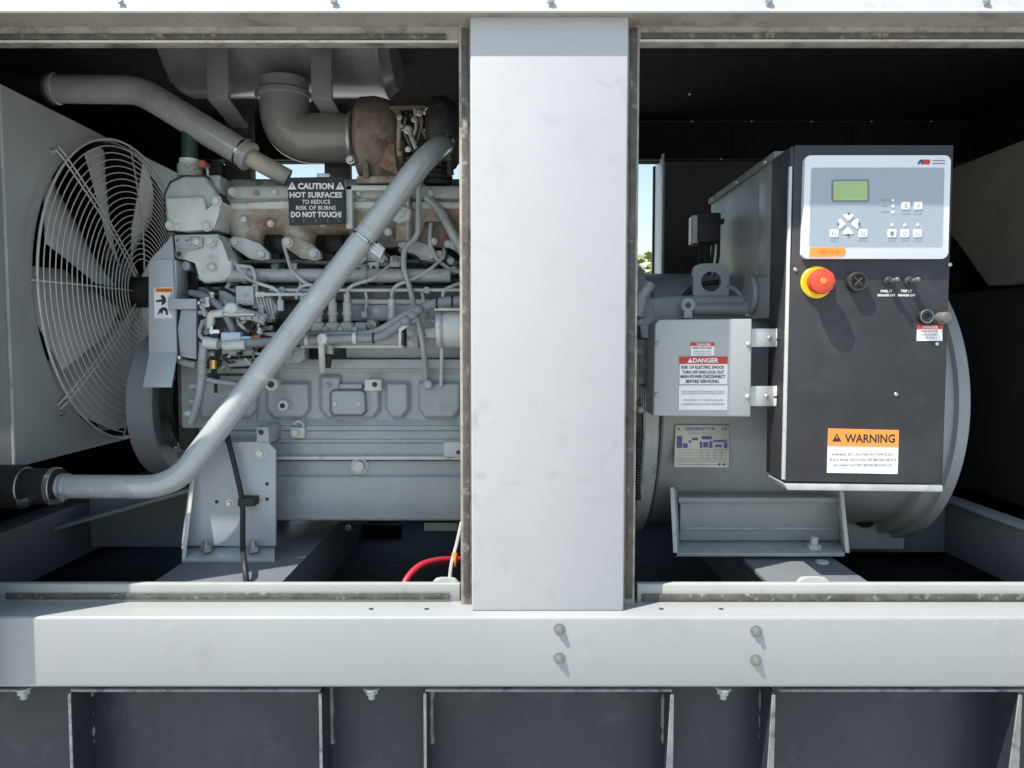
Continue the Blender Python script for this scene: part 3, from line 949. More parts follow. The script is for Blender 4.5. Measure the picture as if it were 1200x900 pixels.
# ---- oil and vent pipes
MB().ptube([(491, 205, .34), (490, 272, .34), (486, 280, .34), (474, 290, .335), (472, 312, .33), (479, 333, .33), (484, 352, .32), (486, 366, .30)], 3.4, 12, .02).build('oil_pipe', PIPE, eng)
MB().ptube([(486, 362, .285), (491, 382, .29), (496, 405, .30), (499, 440, .345), (500, 452, .36)], 3.4, 12, .02).build('oil_pipe', PIPE, eng)
MB().pcyl(501, 451, .33, .37, 6, 12, .003).build('oil_pipe_fitting', ENGCAST, eng)
MB().ptube([(500, 232, .40), (515, 245, .39), (528, 270, .38), (545, 300, .38)], 5.5, 12, .03).build('vent_pipe', PIPE, eng)
MB().ptube([(478, 215, .37), (478, 282, .37)], 2.5, 10, 0).build('oil_pipe', ENGCAST, eng)
# wrapped hose sweeping across the pump
MB().ptube([(244, 405, .275), (262, 403, .27), (300, 402, .265), (365, 398, .262), (445, 396, .262), (462, 385, .262), (485, 368, .262), (500, 358, .262), (520, 353, .262), (560, 351, .262)], 5.5, 14, .05).build('fuel_hose', HOSEG, eng)
MB().ptube([(358, 391, .27), (430, 391, .268), (446, 386, .262), (470, 371, .255), (486, 362, .252)], 3.6, 12, .05).build('fuel_hose', HOSEG, eng)
for x, y_ in ((360, 398), (382, 397), (416, 396)):
    p = P(x, y_, .262)
    MB().cyl(p + Vector((-.004, 0, 0)), p + Vector((.004, 0, 0)), m_of(7.3, .262), 16).build('hose_clip', ENGLT, eng)
MB().ptube([(376, 398, .255), (377, 412, .262), (378, 434, .30)], 4.0, 12, .01).build('drain_tube', ENGLT, eng)
MB().pcyl(377, 397, .245, .285, 6.5, 12, .002).build('tee_fitting', ENGLT, eng)
MB().ptube([(386, 404, .29), (386, 415, .29)], 5, 10, 0).build('sensor_body', ENGCAST, eng)
MB().ptube([(385, 415, .29), (384, 430, .30)], 4, 10, 0).build('sensor_plug', RUBBER, eng)
MB().prism([(467, 385), (489, 371), (491, 373), (470, 388), (470, 406), (467, 406)], .255, .262, .0006).build('hose_bracket', ENGLT, eng)
for (x, y_) in ((476, 376), (484, 369), (490, 363)):
    MB().ball(P(x, y_, .25), m_of(6.5, .25), (1.1, .9, .9)).build('hose_tape', HOSEG, eng)
for (x, y_) in ((330, 400), (438, 396), (512, 355), (530, 352.5)):
    p = P(x, y_, .262)
    MB().cyl(p + Vector((-.002, 0, 0)), p + Vector((.002, 0, 0)), m_of(6.6, .262), 14).build('cable_tie', RUBBER, eng)
# round filter canister next to the post
cp = P(511, 384, .31)
MB().lathe([(0, .030), (.003, .042), (.008, .044), (.16, .044)], cp, (1, 0, 0), 32).build('filter_canister', ENGLT, eng)
MB().lathe([(0, .0455), (.006, .0455)], cp + Vector((.012, 0, 0)), (1, 0, 0), 32).build('canister_band', ENG, eng)
MB().pbox(509, 361, 545, 364, .262, .27, .0008).build('canister_strap', ENGLT, eng)
MB().ptube([(518, 405, .32), (517, 452, .35)], 2.4, 10, 0).build('drain_tube', ENGLT, eng)
MB().pbox(497, 384, 511, 396, .30, .34, .003).build('canister_bracket', ENGCAST, eng)

# ---- thermostat housing and front cover
MB().prism([(192, 228), (199, 213), (214, 206), (240, 206), (259, 233), (243, 251), (226, 262), (200, 268), (194, 262)], .345, .48, .007, 3).build('thermostat_housing', ENGCAST, eng)
MB().prism([(193, 262), (222, 263), (252, 236), (261, 236), (254, 254), (252, 268), (216, 271), (195, 269)], .336, .48, .003).build('thermostat_flange', ENGLT, eng)
MB().prism([(193, 231), (238, 229), (242, 247), (221, 264), (196, 262)], .335, .36, .006, 3).build('thermostat_cover', ENGLT, eng)
for x, y_ in ((200, 264), (243, 265), (254, 236)):
    bolt(eng, x, y_, .335, 4.6, ENGLT, 'hex')
MB().prism([(240, 205), (258, 205), (258, 232), (250, 222)], .38, .46, .004).build('thermostat_neck', ENGCAST, eng)
MB().prism([(203, 275), (256, 274), (258, 285), (271, 306), (271, 322), (262, 330), (240, 332), (231, 326), (231, 306), (206, 303)], .342, .45, .005, 3).build('timing_cover', ENGLT, eng)
MB().prism([(206, 277), (237, 277), (237, 290), (215, 294), (213, 302), (205, 301)], .334, .36, .002).build('timing_gasket_plate', ENGCAST, eng)
for x, y_, r_ in ((230, 283, 5), (247, 283, 4.5), (248, 313, 5)):
    bolt(eng, x, y_, .334, r_, ENGLT, 'hex' if r_ < 5 else 'round')
bolt(eng, 209.5, 298, .3335, 3, DARKC, 'hole', 'threaded_hole')
MB().pbox(232, 190, 262, 440, .50, .60, .004).build('front_housing', DARKC, eng)
MB().ptube([(216, 305, .40), (217, 325, .40), (218, 350, .41)], 5, 12, 0).build('dipstick_plug', DARKC, eng)
MB().pcyl(217, 311, .37, .42, 6, 14, .003).build('plug_cap', BLUEF, eng)
MB().prism([(191.3, 228), (198.6, 212.2), (214, 205.2), (240.6, 205.2), (262, 235), (255, 255), (253, 269.5), (215, 272.2), (194, 270.2)], .356, .47, .001).build('thermostat_shade_rim', DARKC, eng)  # dark rim added behind the housing, paints its contour shade
MB().prism([(202, 274), (257, 273), (259.5, 284.5), (272.3, 306), (272.3, 322.6), (262.6, 331.3), (240, 333.4), (229.8, 327), (229.8, 307), (205, 304.2)], .355, .44, .001).build('timing_shade_rim', DARKC, eng)  # dark outline behind the timing cover, shade drawn as a shape
MB().pbox(258, 238, 268, 300, .44, .47).build('gap_shade_plate', DARKC, eng)  # near-black sheet painting the shaded gap beside the manifold
MB().pbox(206, 305, 232, 336, .43, .47).build('recess_shade_plate', DARKC, eng)  # dark sheet added for the shade below the timing cover
MB().prism([(386, 460), (390, 456), (424, 456), (429, 460), (430, 483), (425, 488), (390, 488), (386, 483)], .3525, .36, .0008).build('cover_shade_rim', RECESS, eng)  # darker border added as edge shade around the inspection cover
MB().pbox(232, 336, 258, 346, .36, .41, .003).build('front_plate', RECESS, eng)
# ---- relay, fittings and lines beside the pipe
MB().pbox(276, 335, 297, 358, .30, .33, .002).build('solenoid_box', ENGCAST, eng)
MB().pbox(256, 338, 276, 358, .33, .39, .004).build('lift_pump_body', ENG, eng)
MB().pbox(299, 342, 310, 348, .30, .32, .001).build('solenoid_tab', ENGLT, eng)
MB().prism([(298, 350), (316, 346), (326, 360), (318, 378), (300, 378)], .32, .36, .004).build('governor_housing', ENGCAST, eng)
for k in range(5):
    MB().ptube([(300 + k * 4, 346 + k, .312), (309 + k * 3, 374, .312)], 1.2, 6, 0).build('governor_rib', ENGLT, eng)
MB().ptube([(224, 343, .35), (240, 346, .31), (254, 356, .295), (263, 366, .29), (272, 385, .29), (274, 397, .285)], 4, 12, .02).build('return_hose', HOSEG, eng)
MB().ptube([(262, 365, .285), (288, 367, .28), (312, 376, .285)], 6, 12, .02).build('primer_barrel', ENGCAST, eng)
MB().pcyl(270, 362, .27, .31, 8, 16, .003).build('primer_cap', ENGLT, eng)
MB().ptube([(262, 368.5, .265), (298, 368.5, .265)], 1.2, 6, 0).build('link_rod', STEEL, eng)
for x in (286, 293, 301, 309):
    p = P(x, 373, .275)
    MB().lathe([(0, .009), (.008, .009)], p, (0, -.6, 1), 6).build('fitting_nut', ENGCAST, eng)
MB().ptube([(247, 385, .28), (247, 368, .28), (262, 367, .28)], 4.6, 12, .008).build('elbow_fitting', ENGLT, eng)
MB().ptube([(249, 388, .275), (252, 388, .275)], 8, 8, 0).build('fitting_collar', STEEL, eng)
MB().pbox(244, 386, 257, 391, .262, .285, .002).build('fitting_nut', STEEL, eng)
MB().pbox(246, 391.2, 256, 395, .262, .285, .002).build('fitting_nut', RUBBER, eng)
MB().ptube([(240, 401, .27), (256, 403, .27)], 7, 12, 0).build('tee_fitting', ENGLT, eng)
MB().pbox(258, 389, 282, 401, .262, .29, .004).build('fuel_fitting', BLUEF, eng)
MB().pbox(282, 394, 294, 401, .265, .285, .002).build('fuel_fitting', BLUEF, eng)
MB().ptube([(295, 398, .275), (306, 396, .275)], 4.5, 6, 0).build('fitting_nut', COPPER, eng)
MB().ptube([(262, 405, .262), (288, 404, .262)], 6, 12, 0).build('fitting_sleeve', ENGLT, eng)
MB().ptube([(250, 396, .285), (250, 440, .30)], 2.5, 8, 0).build('wire', RUBBER, eng)
MB().ptube([(254, 396, .285), (252, 420, .29), (253, 460, .31)], 2.2, 8, .01).build('wire', RUBBER, eng)
MB().ptube([(250, 422, .275), (250, 432, .275)], 4.2, 8, 0).build('wire_crimp', BRASS, eng)
pts = [P(239, 402, .275), P(237, 420, .275), P(237, 440, .275), P(234, 462, .285), P(229, 482, .30), P(224, 496, .31)]
fp = fillet(pts, .04, 5)
MB().tube(fp, m_of(4.8, .275), 12).build('breather_hose', BRAIDM, eng)
for y_ in (424, 428, 432, 436, 441):
    p = P(237, y_, .275)
    MB().torus(p, (0, 0, 1), m_of(5.0, .275), .0018, 18, 5).build('hose_rib', BRAIDM, eng)
MB().ptube([(236, 443, .28), (252, 447, .29), (268, 449, .30), (285, 452, .31)], 3, 10, .02).build('breather_branch', BRAIDM, eng)
MB().ptube([(205, 418, .36), (214, 425, .34), (230, 428, .33)], 4, 8, .01).build('bracket_rod', ENGCAST, eng)
for (x, y_) in ((227, 453), (225, 470), (222, 485), (243, 415), (240, 352), (236, 366), (300, 384), (276, 412), (292, 412), (262, 418), (283, 424)):
    MB().ball(P(x, y_, .33), m_of(random.uniform(3.5, 6), .33), (1.3, 1, .9)).build('small_fitting', random.choice((ENGLT, ENGCAST, ENGCAST)), eng)
MB().ptube([(262, 412, .31), (300, 411, .31)], 6, 10, 0).build('lift_pump_barrel', ENGCAST, eng)
MB().ptube([(262, 426, .32), (296, 424, .32)], 5, 10, 0).build('lift_pump_barrel', ENG, eng)
MB().pbox(236, 410, 300, 446, .37, .42, .004).build('gear_case', DARKC, eng)
MB().pbox(258, 440, 300, 500, .365, .42, .004).build('gear_case', ENG, eng)
MB().pbox(232, 450, 258, 520, .40, .45, .004).build('gear_case', ENG, eng)

rnd = random.Random(21)
for k in range(46):
    x, y_, z_ = rnd.uniform(236, 312), rnd.uniform(352, 436), rnd.uniform(.285, .335)
    r_ = rnd.uniform(2.2, 4.6)
    p = P(x, y_, z_)
    ax = rnd.choice(((1, 0, 0), (0, 0, 1), (0, -1, 0), (.7, -.3, .4), (0, -.7, .7)))
    rm_ = m_of(r_, z_)
    MB().lathe([(0, rm_), (rm_ * 1.2, rm_), (rm_ * 1.3, rm_ * .7), (rm_ * 2.6, rm_ * .62), (rm_ * 2.7, rm_ * .85), (rm_ * 3.4, rm_ * .85)], p, ax, rnd.choice((6, 6, 12))).build('pipe_fitting', rnd.choice((ENGLT, ENGCAST, ENGCAST, ENG, DARKC, ZINC)), eng)
for k in range(16):
    x, y_ = rnd.uniform(238, 300), rnd.uniform(355, 425)
    pts_ = [(x, y_, rnd.uniform(.28, .33))]
    for q_ in range(3):
        x += rnd.uniform(-8, 16)
        y_ += rnd.uniform(-4, 16)
        pts_.append((x, y_, rnd.uniform(.28, .33)))
    MB().ptube(pts_, rnd.uniform(1.0, 2.2), 7, .012).build('small_line', rnd.choice((RUBBER, ENGLT, ENGCAST, DARKC)), eng)
for k in range(14):
    x, y_ = rnd.uniform(408, 536), rnd.uniform(284, 332)
    bolt(eng, x, y_, .43, rnd.uniform(2.5, 5), rnd.choice((ENGCAST, ENGLT, DARKC)), rnd.choice(('hex', 'round')))

extra = [
    ([(268, 308, .40), (330, 306, .40), (400, 309, .40), (470, 306, .40), (545, 308, .40)], 2.4, RECESS),
    ([(430, 268, .40), (441, 285, .38), (452, 298, .37), (463, 303, .365)], 1.8, RUBBER),
    ([(505, 262, .40), (503, 285, .385), (512, 305, .38), (530, 318, .385), (548, 320, .39)], 2.2, ENGLT),
    ([(412, 300, .39), (404, 318, .37), (396, 330, .345), (391, 345, .335)], 1.8, ENGLT),
    ([(345, 312, .40), (352, 322, .37), (352, 345, .34), (357, 372, .335)], 1.8, ENGLT),
    ([(440, 330, .37), (470, 328, .36), (500, 332, .36), (545, 328, .36)], 2.2, RUBBER),
    ([(428, 340, .34), (430, 352, .35), (427, 372, .36)], 1.7, ENGLT),
    ([(494, 340, .34), (496, 350, .35), (500, 374, .355), (512, 378, .33)], 2.0, ENGLT),
    ([(243, 336, .36), (252, 342, .34), (262, 338, .33), (276, 346, .31)], 2.0, RUBBER),
    ([(270, 330, .37), (262, 345, .345), (266, 360, .32)], 2.6, ENGLT),
    ([(300, 362, .30), (290, 378, .29), (296, 392, .285), (318, 396, .28)], 1.8, RUBBER),
    ([(238, 376, .33), (233, 392, .31), (241, 400, .285)], 2.4, ENGLT),
    ([(535, 215, .42), (528, 240, .41), (536, 262, .41), (548, 272, .41)], 3.0, DARKC),
    ([(472, 296, .37), (488, 300, .365), (497, 312, .37), (512, 314, .38)], 1.6, RUBBER),
]
for pts_, r_, m_ in extra:
    MB().ptube(pts_, r_, 8, .014).build('pipe_line', m_, eng)
for x, y_ in ((391, 345), (357, 368), (427, 368), (500, 370), (463, 303), (266, 358), (318, 396), (345, 312), (412, 300)):
    rr_ = m_of(3.6, .34)
    MB().lathe([(-rr_, rr_), (rr_, rr_)], P(x, y_, .345), (rnd.uniform(-.4, .4), -.3, 1), 6).build('union_nut', rnd.choice((ENGLT, ZINC)), eng)
for x, y_, r_ in ((300, 226, 2.6), (322, 225, 2.6), (420, 226, 2.8), (505, 226, 2.8), (317, 262, 3), (378, 262, 3), (455, 272, 3.4), (412, 282, 3.6), (508, 283, 3.4)):
    bolt(eng, x, y_, .392, r_, rnd.choice((ENGLT, RUSTL)), 'hex')

# ---- crank pulley and belts
pc = Vector((-.93, .616, Z(-.16)))
MB().lathe([(0, .150), (.002, .185), (.006, .190), (.060, .190), (.066, .184), (.066, .150), (.045, .145), (.045, .06), (.08, .05), (.08, .0)], pc, (1, 0, 0), 64).build('crank_pulley', ALTM, eng)
MB().lathe([(0, .12), (.012, .12), (.018, .10), (.024, .12), (.036, .12), (.042, .10), (.048, .12), (.06, .12)], pc + Vector((.075, 0, 0)), (1, 0, 0), 48).build('belt_pulley', RUBBER, eng)
for k in range(6):
    a_ = 2 * math.pi * k / 6 + .3
    r = .010
    place(bolt_mesh('hex'), 'bolt', eng, pc + Vector((.046, .11 * math.cos(a_), .11 * math.sin(a_))), ZINC, (r, r, r), (0, 0, R(90)))
MB().box(-.862, -.835, .50, .54, Z(-.10), Z(.20), .004).build('drive_belt', RUBBER, eng)
MB().box(-.80, -.72, .42, .60, Z(-.26), Z(.0), .01).build('timing_housing', DARKC, eng)

# ---- belt guard sheet with warning sticker
bgd = MB().prism([(175, 306), (202, 276), (203, 306), (207, 350), (207, 382), (208, 413), (175, 415)], .335, .338, .0008).build('belt_guard', SHEET, eng)
MB().extr([P(175, 306, .3345), P(203, 304, .3345), P(207, 380, .3345), P(208, 413, .3345), P(175, 413, .3345)], Vector((0, -.003, 0)), .0008).build('guard_panel', SHEET, eng)
MB().extr([P(175, 413, .3315), P(208, 412, .3315), P(201, 454, .300), P(167, 454, .300)], Vector((0, .003, 0)), .0008).build('guard_flap', SHEET, eng)
MB().pbox(197, 350, 230, 362.5, .320, .331, .0015).build('guard_arm', SHEET, eng)
MB().prism([(212, 363), (230, 363), (230, 421), (211, 418), (208, 385)], .330, .345, .002).build('guard_bracket', SHEET, eng)
MB().pbox(203, 305, 207, 350, .338, .40, .001).build('guard_return', SHEET, eng)
bolt(eng, 233, 355, .32, 2.5, STEEL, 'round')
bolt(eng, 210, 419, .32, 3, STEEL, 'round')
stk = MB().prism([(180.5, 337), (203.5, 336.5), (197, 350), (197, 363), (203, 372.5), (181, 373)], .3310, .3313).build('sticker', PWHITE, eng)
MB().pbox(182, 337.6, 202, 342.5, .3303, .3309).build('sticker_band', ORANGE, stk)
text(stk, 'WARNING', (183.5, 338.4, 200.5, 341.6), .3300, INK, bold=.02)
hd = MB().prism([(183, 352), (190, 350.5), (188, 346.5), (191, 345.5), (194, 349), (194.5, 354), (191, 357.5), (188.5, 357), (190, 353.6), (183, 354)], .3303, .3309)
hd.prism([(184, 370), (187, 362), (192, 359.5), (196, 362), (197, 369), (194.5, 369), (193.5, 364), (191, 364), (190, 369), (188, 366)], .3303, .3309)
hd.build('pictogram', INK, stk)

# ================================================================== caution sign
cs = thing('caution_sign', 'black plate with white CAUTION hot surfaces lettering in front of the exhaust manifold', 'sign', P(370, 262, .36))
MB().prism([(336.5, 208), (402.5, 207), (405, 262), (339, 264.5)], .360, .364, .001).build('plate', BLACKM, cs)
MB().pbox(371, 203, 386, 207.5, .361, .40, .001).build('hanger', GALV, cs)
text(cs, 'CAUTION', (349, 214.3, 391, 222), .3595, PWHITE, bold=.045)
for x in (342.2, 398.5):
    tri = MB().prism([(x - 5.2, 222), (x, 213), (x + 5.2, 222)], .3592, .3596).build('warning_triangle', PWHITE, cs)
    MB().prism([(x - .8, 216.5), (x + .8, 216.5), (x + .45, 219.6), (x - .45, 219.6)], .3588, .3591).build('triangle_mark', INK, tri)
text(cs, 'HOT SURFACES', (339.5, 225, 401, 231.8), .3595, PWHITE, bold=.035)
text(cs, 'TO REDUCE', (354, 234, 387, 239), .3595, PWHITE, bold=.015)
text(cs, 'RISK OF BURNS', (347, 241, 393.5, 246), .3595, PWHITE, bold=.015)
text(cs, 'DO NOT TOUCH!', (341, 247.8, 400, 254.8), .3595, PWHITE, bold=.045)
for x in (343, 356, 370, 384, 397):
    MB().pbox(x - .5, 256.5, x + .5, 260.5, .3592, .3596).build('tick_mark', INKG, cs)

# ================================================================== turbocharger
tb = thing('turbocharger', 'rust-brown cast iron turbocharger below the muffler beside the centre post', 'turbocharger', P(450, 215, .45))
tcx = P(420, 165, .45)
MB().lathe([(0, .06), (.002, .085), (.012, .098), (.045, .10), (.075, .092), (.095, .07), (.11, .045)], tcx, (1, 0, 0), 40).build('turbine_housing', RUST, tb)
MB().prism([(422, 168), (475, 160), (472, 206), (450, 214), (424, 212)], .385, .5, .012, 3).build('turbine_volute', RUST, tb)
MB().prism([(443, 195), (455, 168), (462, 168), (466, 205)], .372, .40, .004).build('volute_rib', RUSTL, tb)
MB().prism([(418, 206), (472, 206), (472, 214), (417, 215)], .375, .5, .003).build('turbine_foot', RUSTL, tb)
MB().lathe([(0, .046), (.06, .046), (.062, .075), (.075, .088), (.10, .09), (.125, .075), (.14, .05)], tcx + Vector((.105, 0, .012)), (1, 0, 0), 36).build('compressor_housing', DARKC, tb)
MB().prism([(418, 140), (424, 130), (436, 124), (470, 124), (470, 134), (440, 138)], .40, .48, .006, 3).build('turbine_shoulder', RUST, tb)
MB().prism([(424, 190), (431, 188), (433, 208), (425, 208)], .366, .39, .004).build('volute_lug', RUST, tb)
for pts_, r_, m_ in (([(468, 135, .38), (467, 180, .37)], 2.6, RUSTL), ([(448, 127, .40), (500, 126, .40), (512, 140, .41)], 3, RUST), ([(486, 128, .38), (488, 150, .37), (482, 165, .37)], 2, ENGCAST), ([(478, 150, .37), (488, 175, .36)], 2.8, ENGCAST), ([(492, 130, .40), (494, 165, .39)], 4, DARKC), ([(500, 172, .37), (532, 165, .38)], 2.5, ENGLT), ([(526, 160, .38), (528, 205, .38)], 4, DARKC)):
    MB().ptube(pts_, r_, 10, .01).build('turbo_rod', m_, tb)
for x, y_, r_ in ((468, 137, 4), (468, 180, 4), (478, 152, 6), (478, 175, 4), (491, 132, 5), (523, 160, 4), (528, 172, 5), (518, 166, 4), (449, 168, 2.5), (452, 160, 4), (485, 140, 4), (526, 185, 4)):
    bolt(tb, x, y_, .37, r_ * .62, random.choice((RUSTL, RUST, ZINC)), 'hex')
rt = random.Random(5)
for k in range(26):
    x, y_ = rt.uniform(470, 530), rt.uniform(124, 188)
    rr_ = m_of(rt.uniform(1.6, 4), .39)
    MB().lathe([(0, rr_), (rr_, rr_), (rr_ * 1.1, rr_ * .6), (rr_ * 2.4, rr_ * .55)], P(x, y_, rt.uniform(.385, .41)), rt.choice(((1, 0, 0), (0, 0, 1), (0, -1, 0), (.6, -.3, .6))), rt.choice((6, 10))).build('turbo_fitting', rt.choice((DARKC, DARKC, RUST, ENGCAST, ZINC)), tb)
for k in range(7):
    x, y_ = rt.uniform(470, 525), rt.uniform(124, 150)
    MB().ptube([(x, y_, .385), (x + rt.uniform(-8, 8), y_ + rt.uniform(8, 20), .375), (x + rt.uniform(-10, 10), y_ + rt.uniform(24, 44), .385)], rt.uniform(1.2, 2.4), 7, .015).build('turbo_line', rt.choice((DARKC, RUBBER, RUST, ENGCAST)), tb)
for y_ in (196, 202, 208, 214):
    MB().cyl(P(513, y_ + 3, .42), P(513, y_ - 3, .42), .035 - .002 * ((y_ // 6) % 2), 20, .004).build('inlet_hose_rib', RUBBER, tb)

# ================================================================== diagonal charge-air pipe
dp = thing('diagonal_pipe', 'shiny grey pipe running diagonally across the engine from the turbocharger', 'pipe', P(75, 585, .2))
path = [P(74, 570, .20), P(203, 571, .20), P(497, 186, .24), P(521, 168, .33), P(516, 182, .45)]
pp = fillet(path, .065, 12)
MB().tube(pp, .0250, 28).build('pipe', PIPE, dp)
p0, p1 = P(62, 570, .2), P(74, 570, .2)
for k, x in enumerate((72, 78)):
    p = P(x, 570, .2)
    MB().cyl(p + Vector((-.003, 0, 0)), p + Vector((.003, 0, 0)), .0270, 28, .001).build('pipe_bead', PIPE, dp)
# clamp ring on the diagonal
dirv = (path[2] - path[1]).normalized()
pc_ = P(421, 280, 0)
tparam = (P(421, 276, .229) - path[1]).dot(dirv)
cc = path[1] + dirv * tparam
MB().cyl(cc - dirv * .0025, cc + dirv * .0025, .0280, 28, .001).build('clamp_band', STEEL, dp)
side = Vector((dirv.z, 0, -dirv.x)).normalized()
q = cc + side * .031
MB().extr([q - dirv * .012 + side * 0, q + dirv * .012, q + dirv * .012 + side * .020, q - dirv * .012 + side * .026], Vector((0, -.012, 0)), .002).build('clamp_block', GALV, dp)
for k in (-1, 0, 1):
    MB().cyl(q + dirv * .006 * k - Vector((0, .013, 0)) - side * .004, q + dirv * .006 * k - Vector((0, .013, 0)) + side * .017, .0017, 8).build('clamp_screw', STEEL, dp)

for f_ in (.18, .47, .78):
    c0 = path[1] + (path[2] - path[1]) * f_
    MB().cyl(c0 - dirv * .002, c0 + dirv * .002, .0256, 28, .0008).build('weld_seam', PIPE, dp)
lh = thing('lower_radiator_hose', 'black rubber hose with steel clamps on the low end of the diagonal pipe', 'hose', P(20, 590, .2))
MB().ptube([(-60, 570, .20), (30, 570, .20)], 26, 24, 0).build('hose', RUBBER, lh)
MB().ptube([(25, 570, .20), (71, 570, .20)], 21, 24, 0).build('hose_sleeve', RUBBER, lh)
for x, r_ in ((28, 23), (65, 22.5)):
    p = P(x, 570, .2)
    MB().cyl(p + Vector((-.006, 0, 0)), p + Vector((.006, 0, 0)), m_of(r_, .2), 28, .001).build('clamp_band', ZINC, lh)
    MB().ptube([(x - 6, 589, .165), (x + 8, 585, .165)], 4.5, 8, 0).build('clamp_screw', STEEL, lh)

# ================================================================== upper pipe
up = thing('upper_coolant_pipe', 'dusty grey pipe bending down from the radiator top toward the muffler', 'pipe', P(170, 120, .42))
path2 = [P(60, 104, .42), P(163, 105, .42), P(292, 184, .42)]
pp = fillet(path2, .035, 8)
MB().tube(pp, m_of(16.2, .42), 26).build('pipe', PIPE2, up)
dv = (path2[2] - path2[1]).normalized()
MB().cyl(path2[2] - dv * .010, path2[2] + dv * .004, m_of(17.6, .42), 26, .003).build('pipe_bead', PIPE2, up)
MB().cyl(path2[2] - dv * .024, path2[2] - dv * .018, m_of(17.2, .42), 26, .001).build('clamp_band', STEEL, up)
MB().cyl(path2[2], P(338, 209, .44), m_of(10.5, .42), 22).build('pipe_stub', RUSTL, up)
for x in (59, 66):
    p = P(x, 104, .42)
    MB().cyl(p + Vector((-.005, 0, 0)), p + Vector((.005, 0, 0)), m_of(17.8, .42), 26, .002).build('clamp_band', DARKC if x < 60 else PIPE2, up)
uh = MB().ptube([(-40, 92, .46), (10, 100, .43), (58, 104, .42)], 17, 22, .05).top('upper_radiator_hose', RUBBER, 'black rubber hose feeding the dusty upper pipe above the radiator', 'hose', P(20, 120, .43))

# ================================================================== muffler
mu = thing('exhaust_muffler', 'brownish grey exhaust muffler drum hanging under the roof with two straps', 'muffler', P(340, 115, .62))
mc = P(205, 32, .62)
L_ = P(455, 32, .62).x - mc.x
rm = (P(300, 32, .62) - P(300, 114, .62)).length * .97
MB().lathe([(0, rm * .8), (.012, rm * .96), (.03, rm), (L_ - .02, rm), (L_ - .012, rm * 1.02), (L_ - .004, rm * 1.02), (L_, rm * .97), (L_ + .02, rm * .88), (L_ + .03, rm * .5)], mc, (1, 0, 0), 56).build('muffler_drum', MUFF, mu)
for xa, xb in ((243, 268), (365, 389)):
    x0_, x1_ = P(xa, 90, .46).x, P(xb, 90, .46).x
    MB().box(x0_, x1_, .455, .47, P(250, 116, .455).z, Z(.735), .002).build('strap', MUFF, mu)
    MB().extr([Vector((x0_, .455, P(250, 116, .455).z)), Vector((x1_, .455, P(250, 116, .455).z)), Vector((x1_ + .02, .53, P(250, 150, .53).z)), Vector((x0_ + .03, .53, P(250, 150, .53).z))], Vector((0, .008, .006)), .002).build('strap_foot', MUFF, mu)
    MB().box(x0_ + .01, x1_ + .02, .53, .58, P(250, 230, .53).z, P(250, 120, .53).z, .002).build('strap_leg', DARKC, mu)
MB().tube(fillet([P(332, 95, .50), P(336, 162, .50), P(412, 163, .50)], .16, 14), m_of(28, .50), 28).build('elbow', MUFF, mu)
pq = P(333, 112, .50)
MB().cyl(pq + Vector((0, 0, -.008)), pq + Vector((0, 0, .008)), m_of(31, .5), 28, .003).build('elbow_clamp', MUFF, mu)
pq = P(413, 163, .50)
MB().cyl(pq + Vector((-.006, 0, 0)), pq + Vector((.006, 0, 0)), m_of(30, .5), 28, .003).build('elbow_clamp', GALV, mu)
bolt(mu, 305, 110, .47, 5, ZINC)
bolt(mu, 411, 187, .43, 4, ZINC)
MB().pbox(160, 52, 210, 75, .75, .8, .004).build('muffler_bracket', SOFFIT, mu)
bolt(mu, 183, 58, .74, 5, ZINC)
bolt(mu, 201, 92, .6, 4, ZINC)

gh = thing('green_hose', 'short green coolant hose with a white band above the thermostat housing', 'hose', P(224, 207, .42))
MB().ptube([(222, 150, .42), (222, 205, .42)], 8.5, 18, 0).build('hose', GREENH, gh)
MB().ptube([(222, 187, .42), (222, 194, .42)], 11, 18, 0).build('hose_band', PWHITE, gh)
MB().ptube([(223, 194, .41), (223, 208, .41)], 14, 18, 0).build('hose_fitting', ENGCAST, gh)
MB().ptube([(238, 192, .40), (243, 197, .40), (244, 208, .40)], 2, 8, .01).build('clamp_screw', ZINC, gh)
MB().pcyl(236, 192, .39, .42, 5, 12, .002).build('clamp_lug', COPPER, gh)

# ================================================================== cables
bc = MB().ptube([(260, 480, .27), (264, 502, .255), (275, 545, .25), (285, 588, .25), (284, 640, .20), (287, 664, .098), (291, 705, .084)], 3.1, 12, .05)
bcc = bc.top('black_cable', RUBBER, 'black cable hanging down in front of the engine mount plate', 'cable', P(290, 690, .1))
MB().pbox(278, 584, 298, 594, .238, .272, .003).build('cable_clip', RUBBER, bcc)
rc = MB().ptube([(466, 705, .10), (476, 678, .13), (492, 662, .16), (515, 656, .2), (545, 656, .24)], 4.5, 14, .06)
rc.top('red_cable', REDC, 'thick red cable arching over the sill beside the post', 'cable', P(480, 690, .11))
gw = MB().ptube([(541, 612, .2), (535, 640, .17), (529, 660, .14), (526, 690, .11)], 2.4, 8, .03)
gwo = gw.top('grey_wire', BRAIDM, 'thin grey wire with orange tape hanging behind the post edge', 'wire', P(527, 690, .11))
MB().ptube([(533.5, 648, .155), (531, 664, .145)], 4, 10, 0).build('orange_tape', ORTAPE, gwo)

# ================================================================== alternator
alt = thing('alternator', 'round grey alternator with flanged end behind the control cabinet', 'alternator', (.63, .616, Z(-.48)))
ac = Vector((0, .616, Z(-.15)))


def alathe(name, prof, m_=ALTM, n=96):
    return MB().lathe(prof, ac, (1, 0, 0), n).build(name, m_, alt)


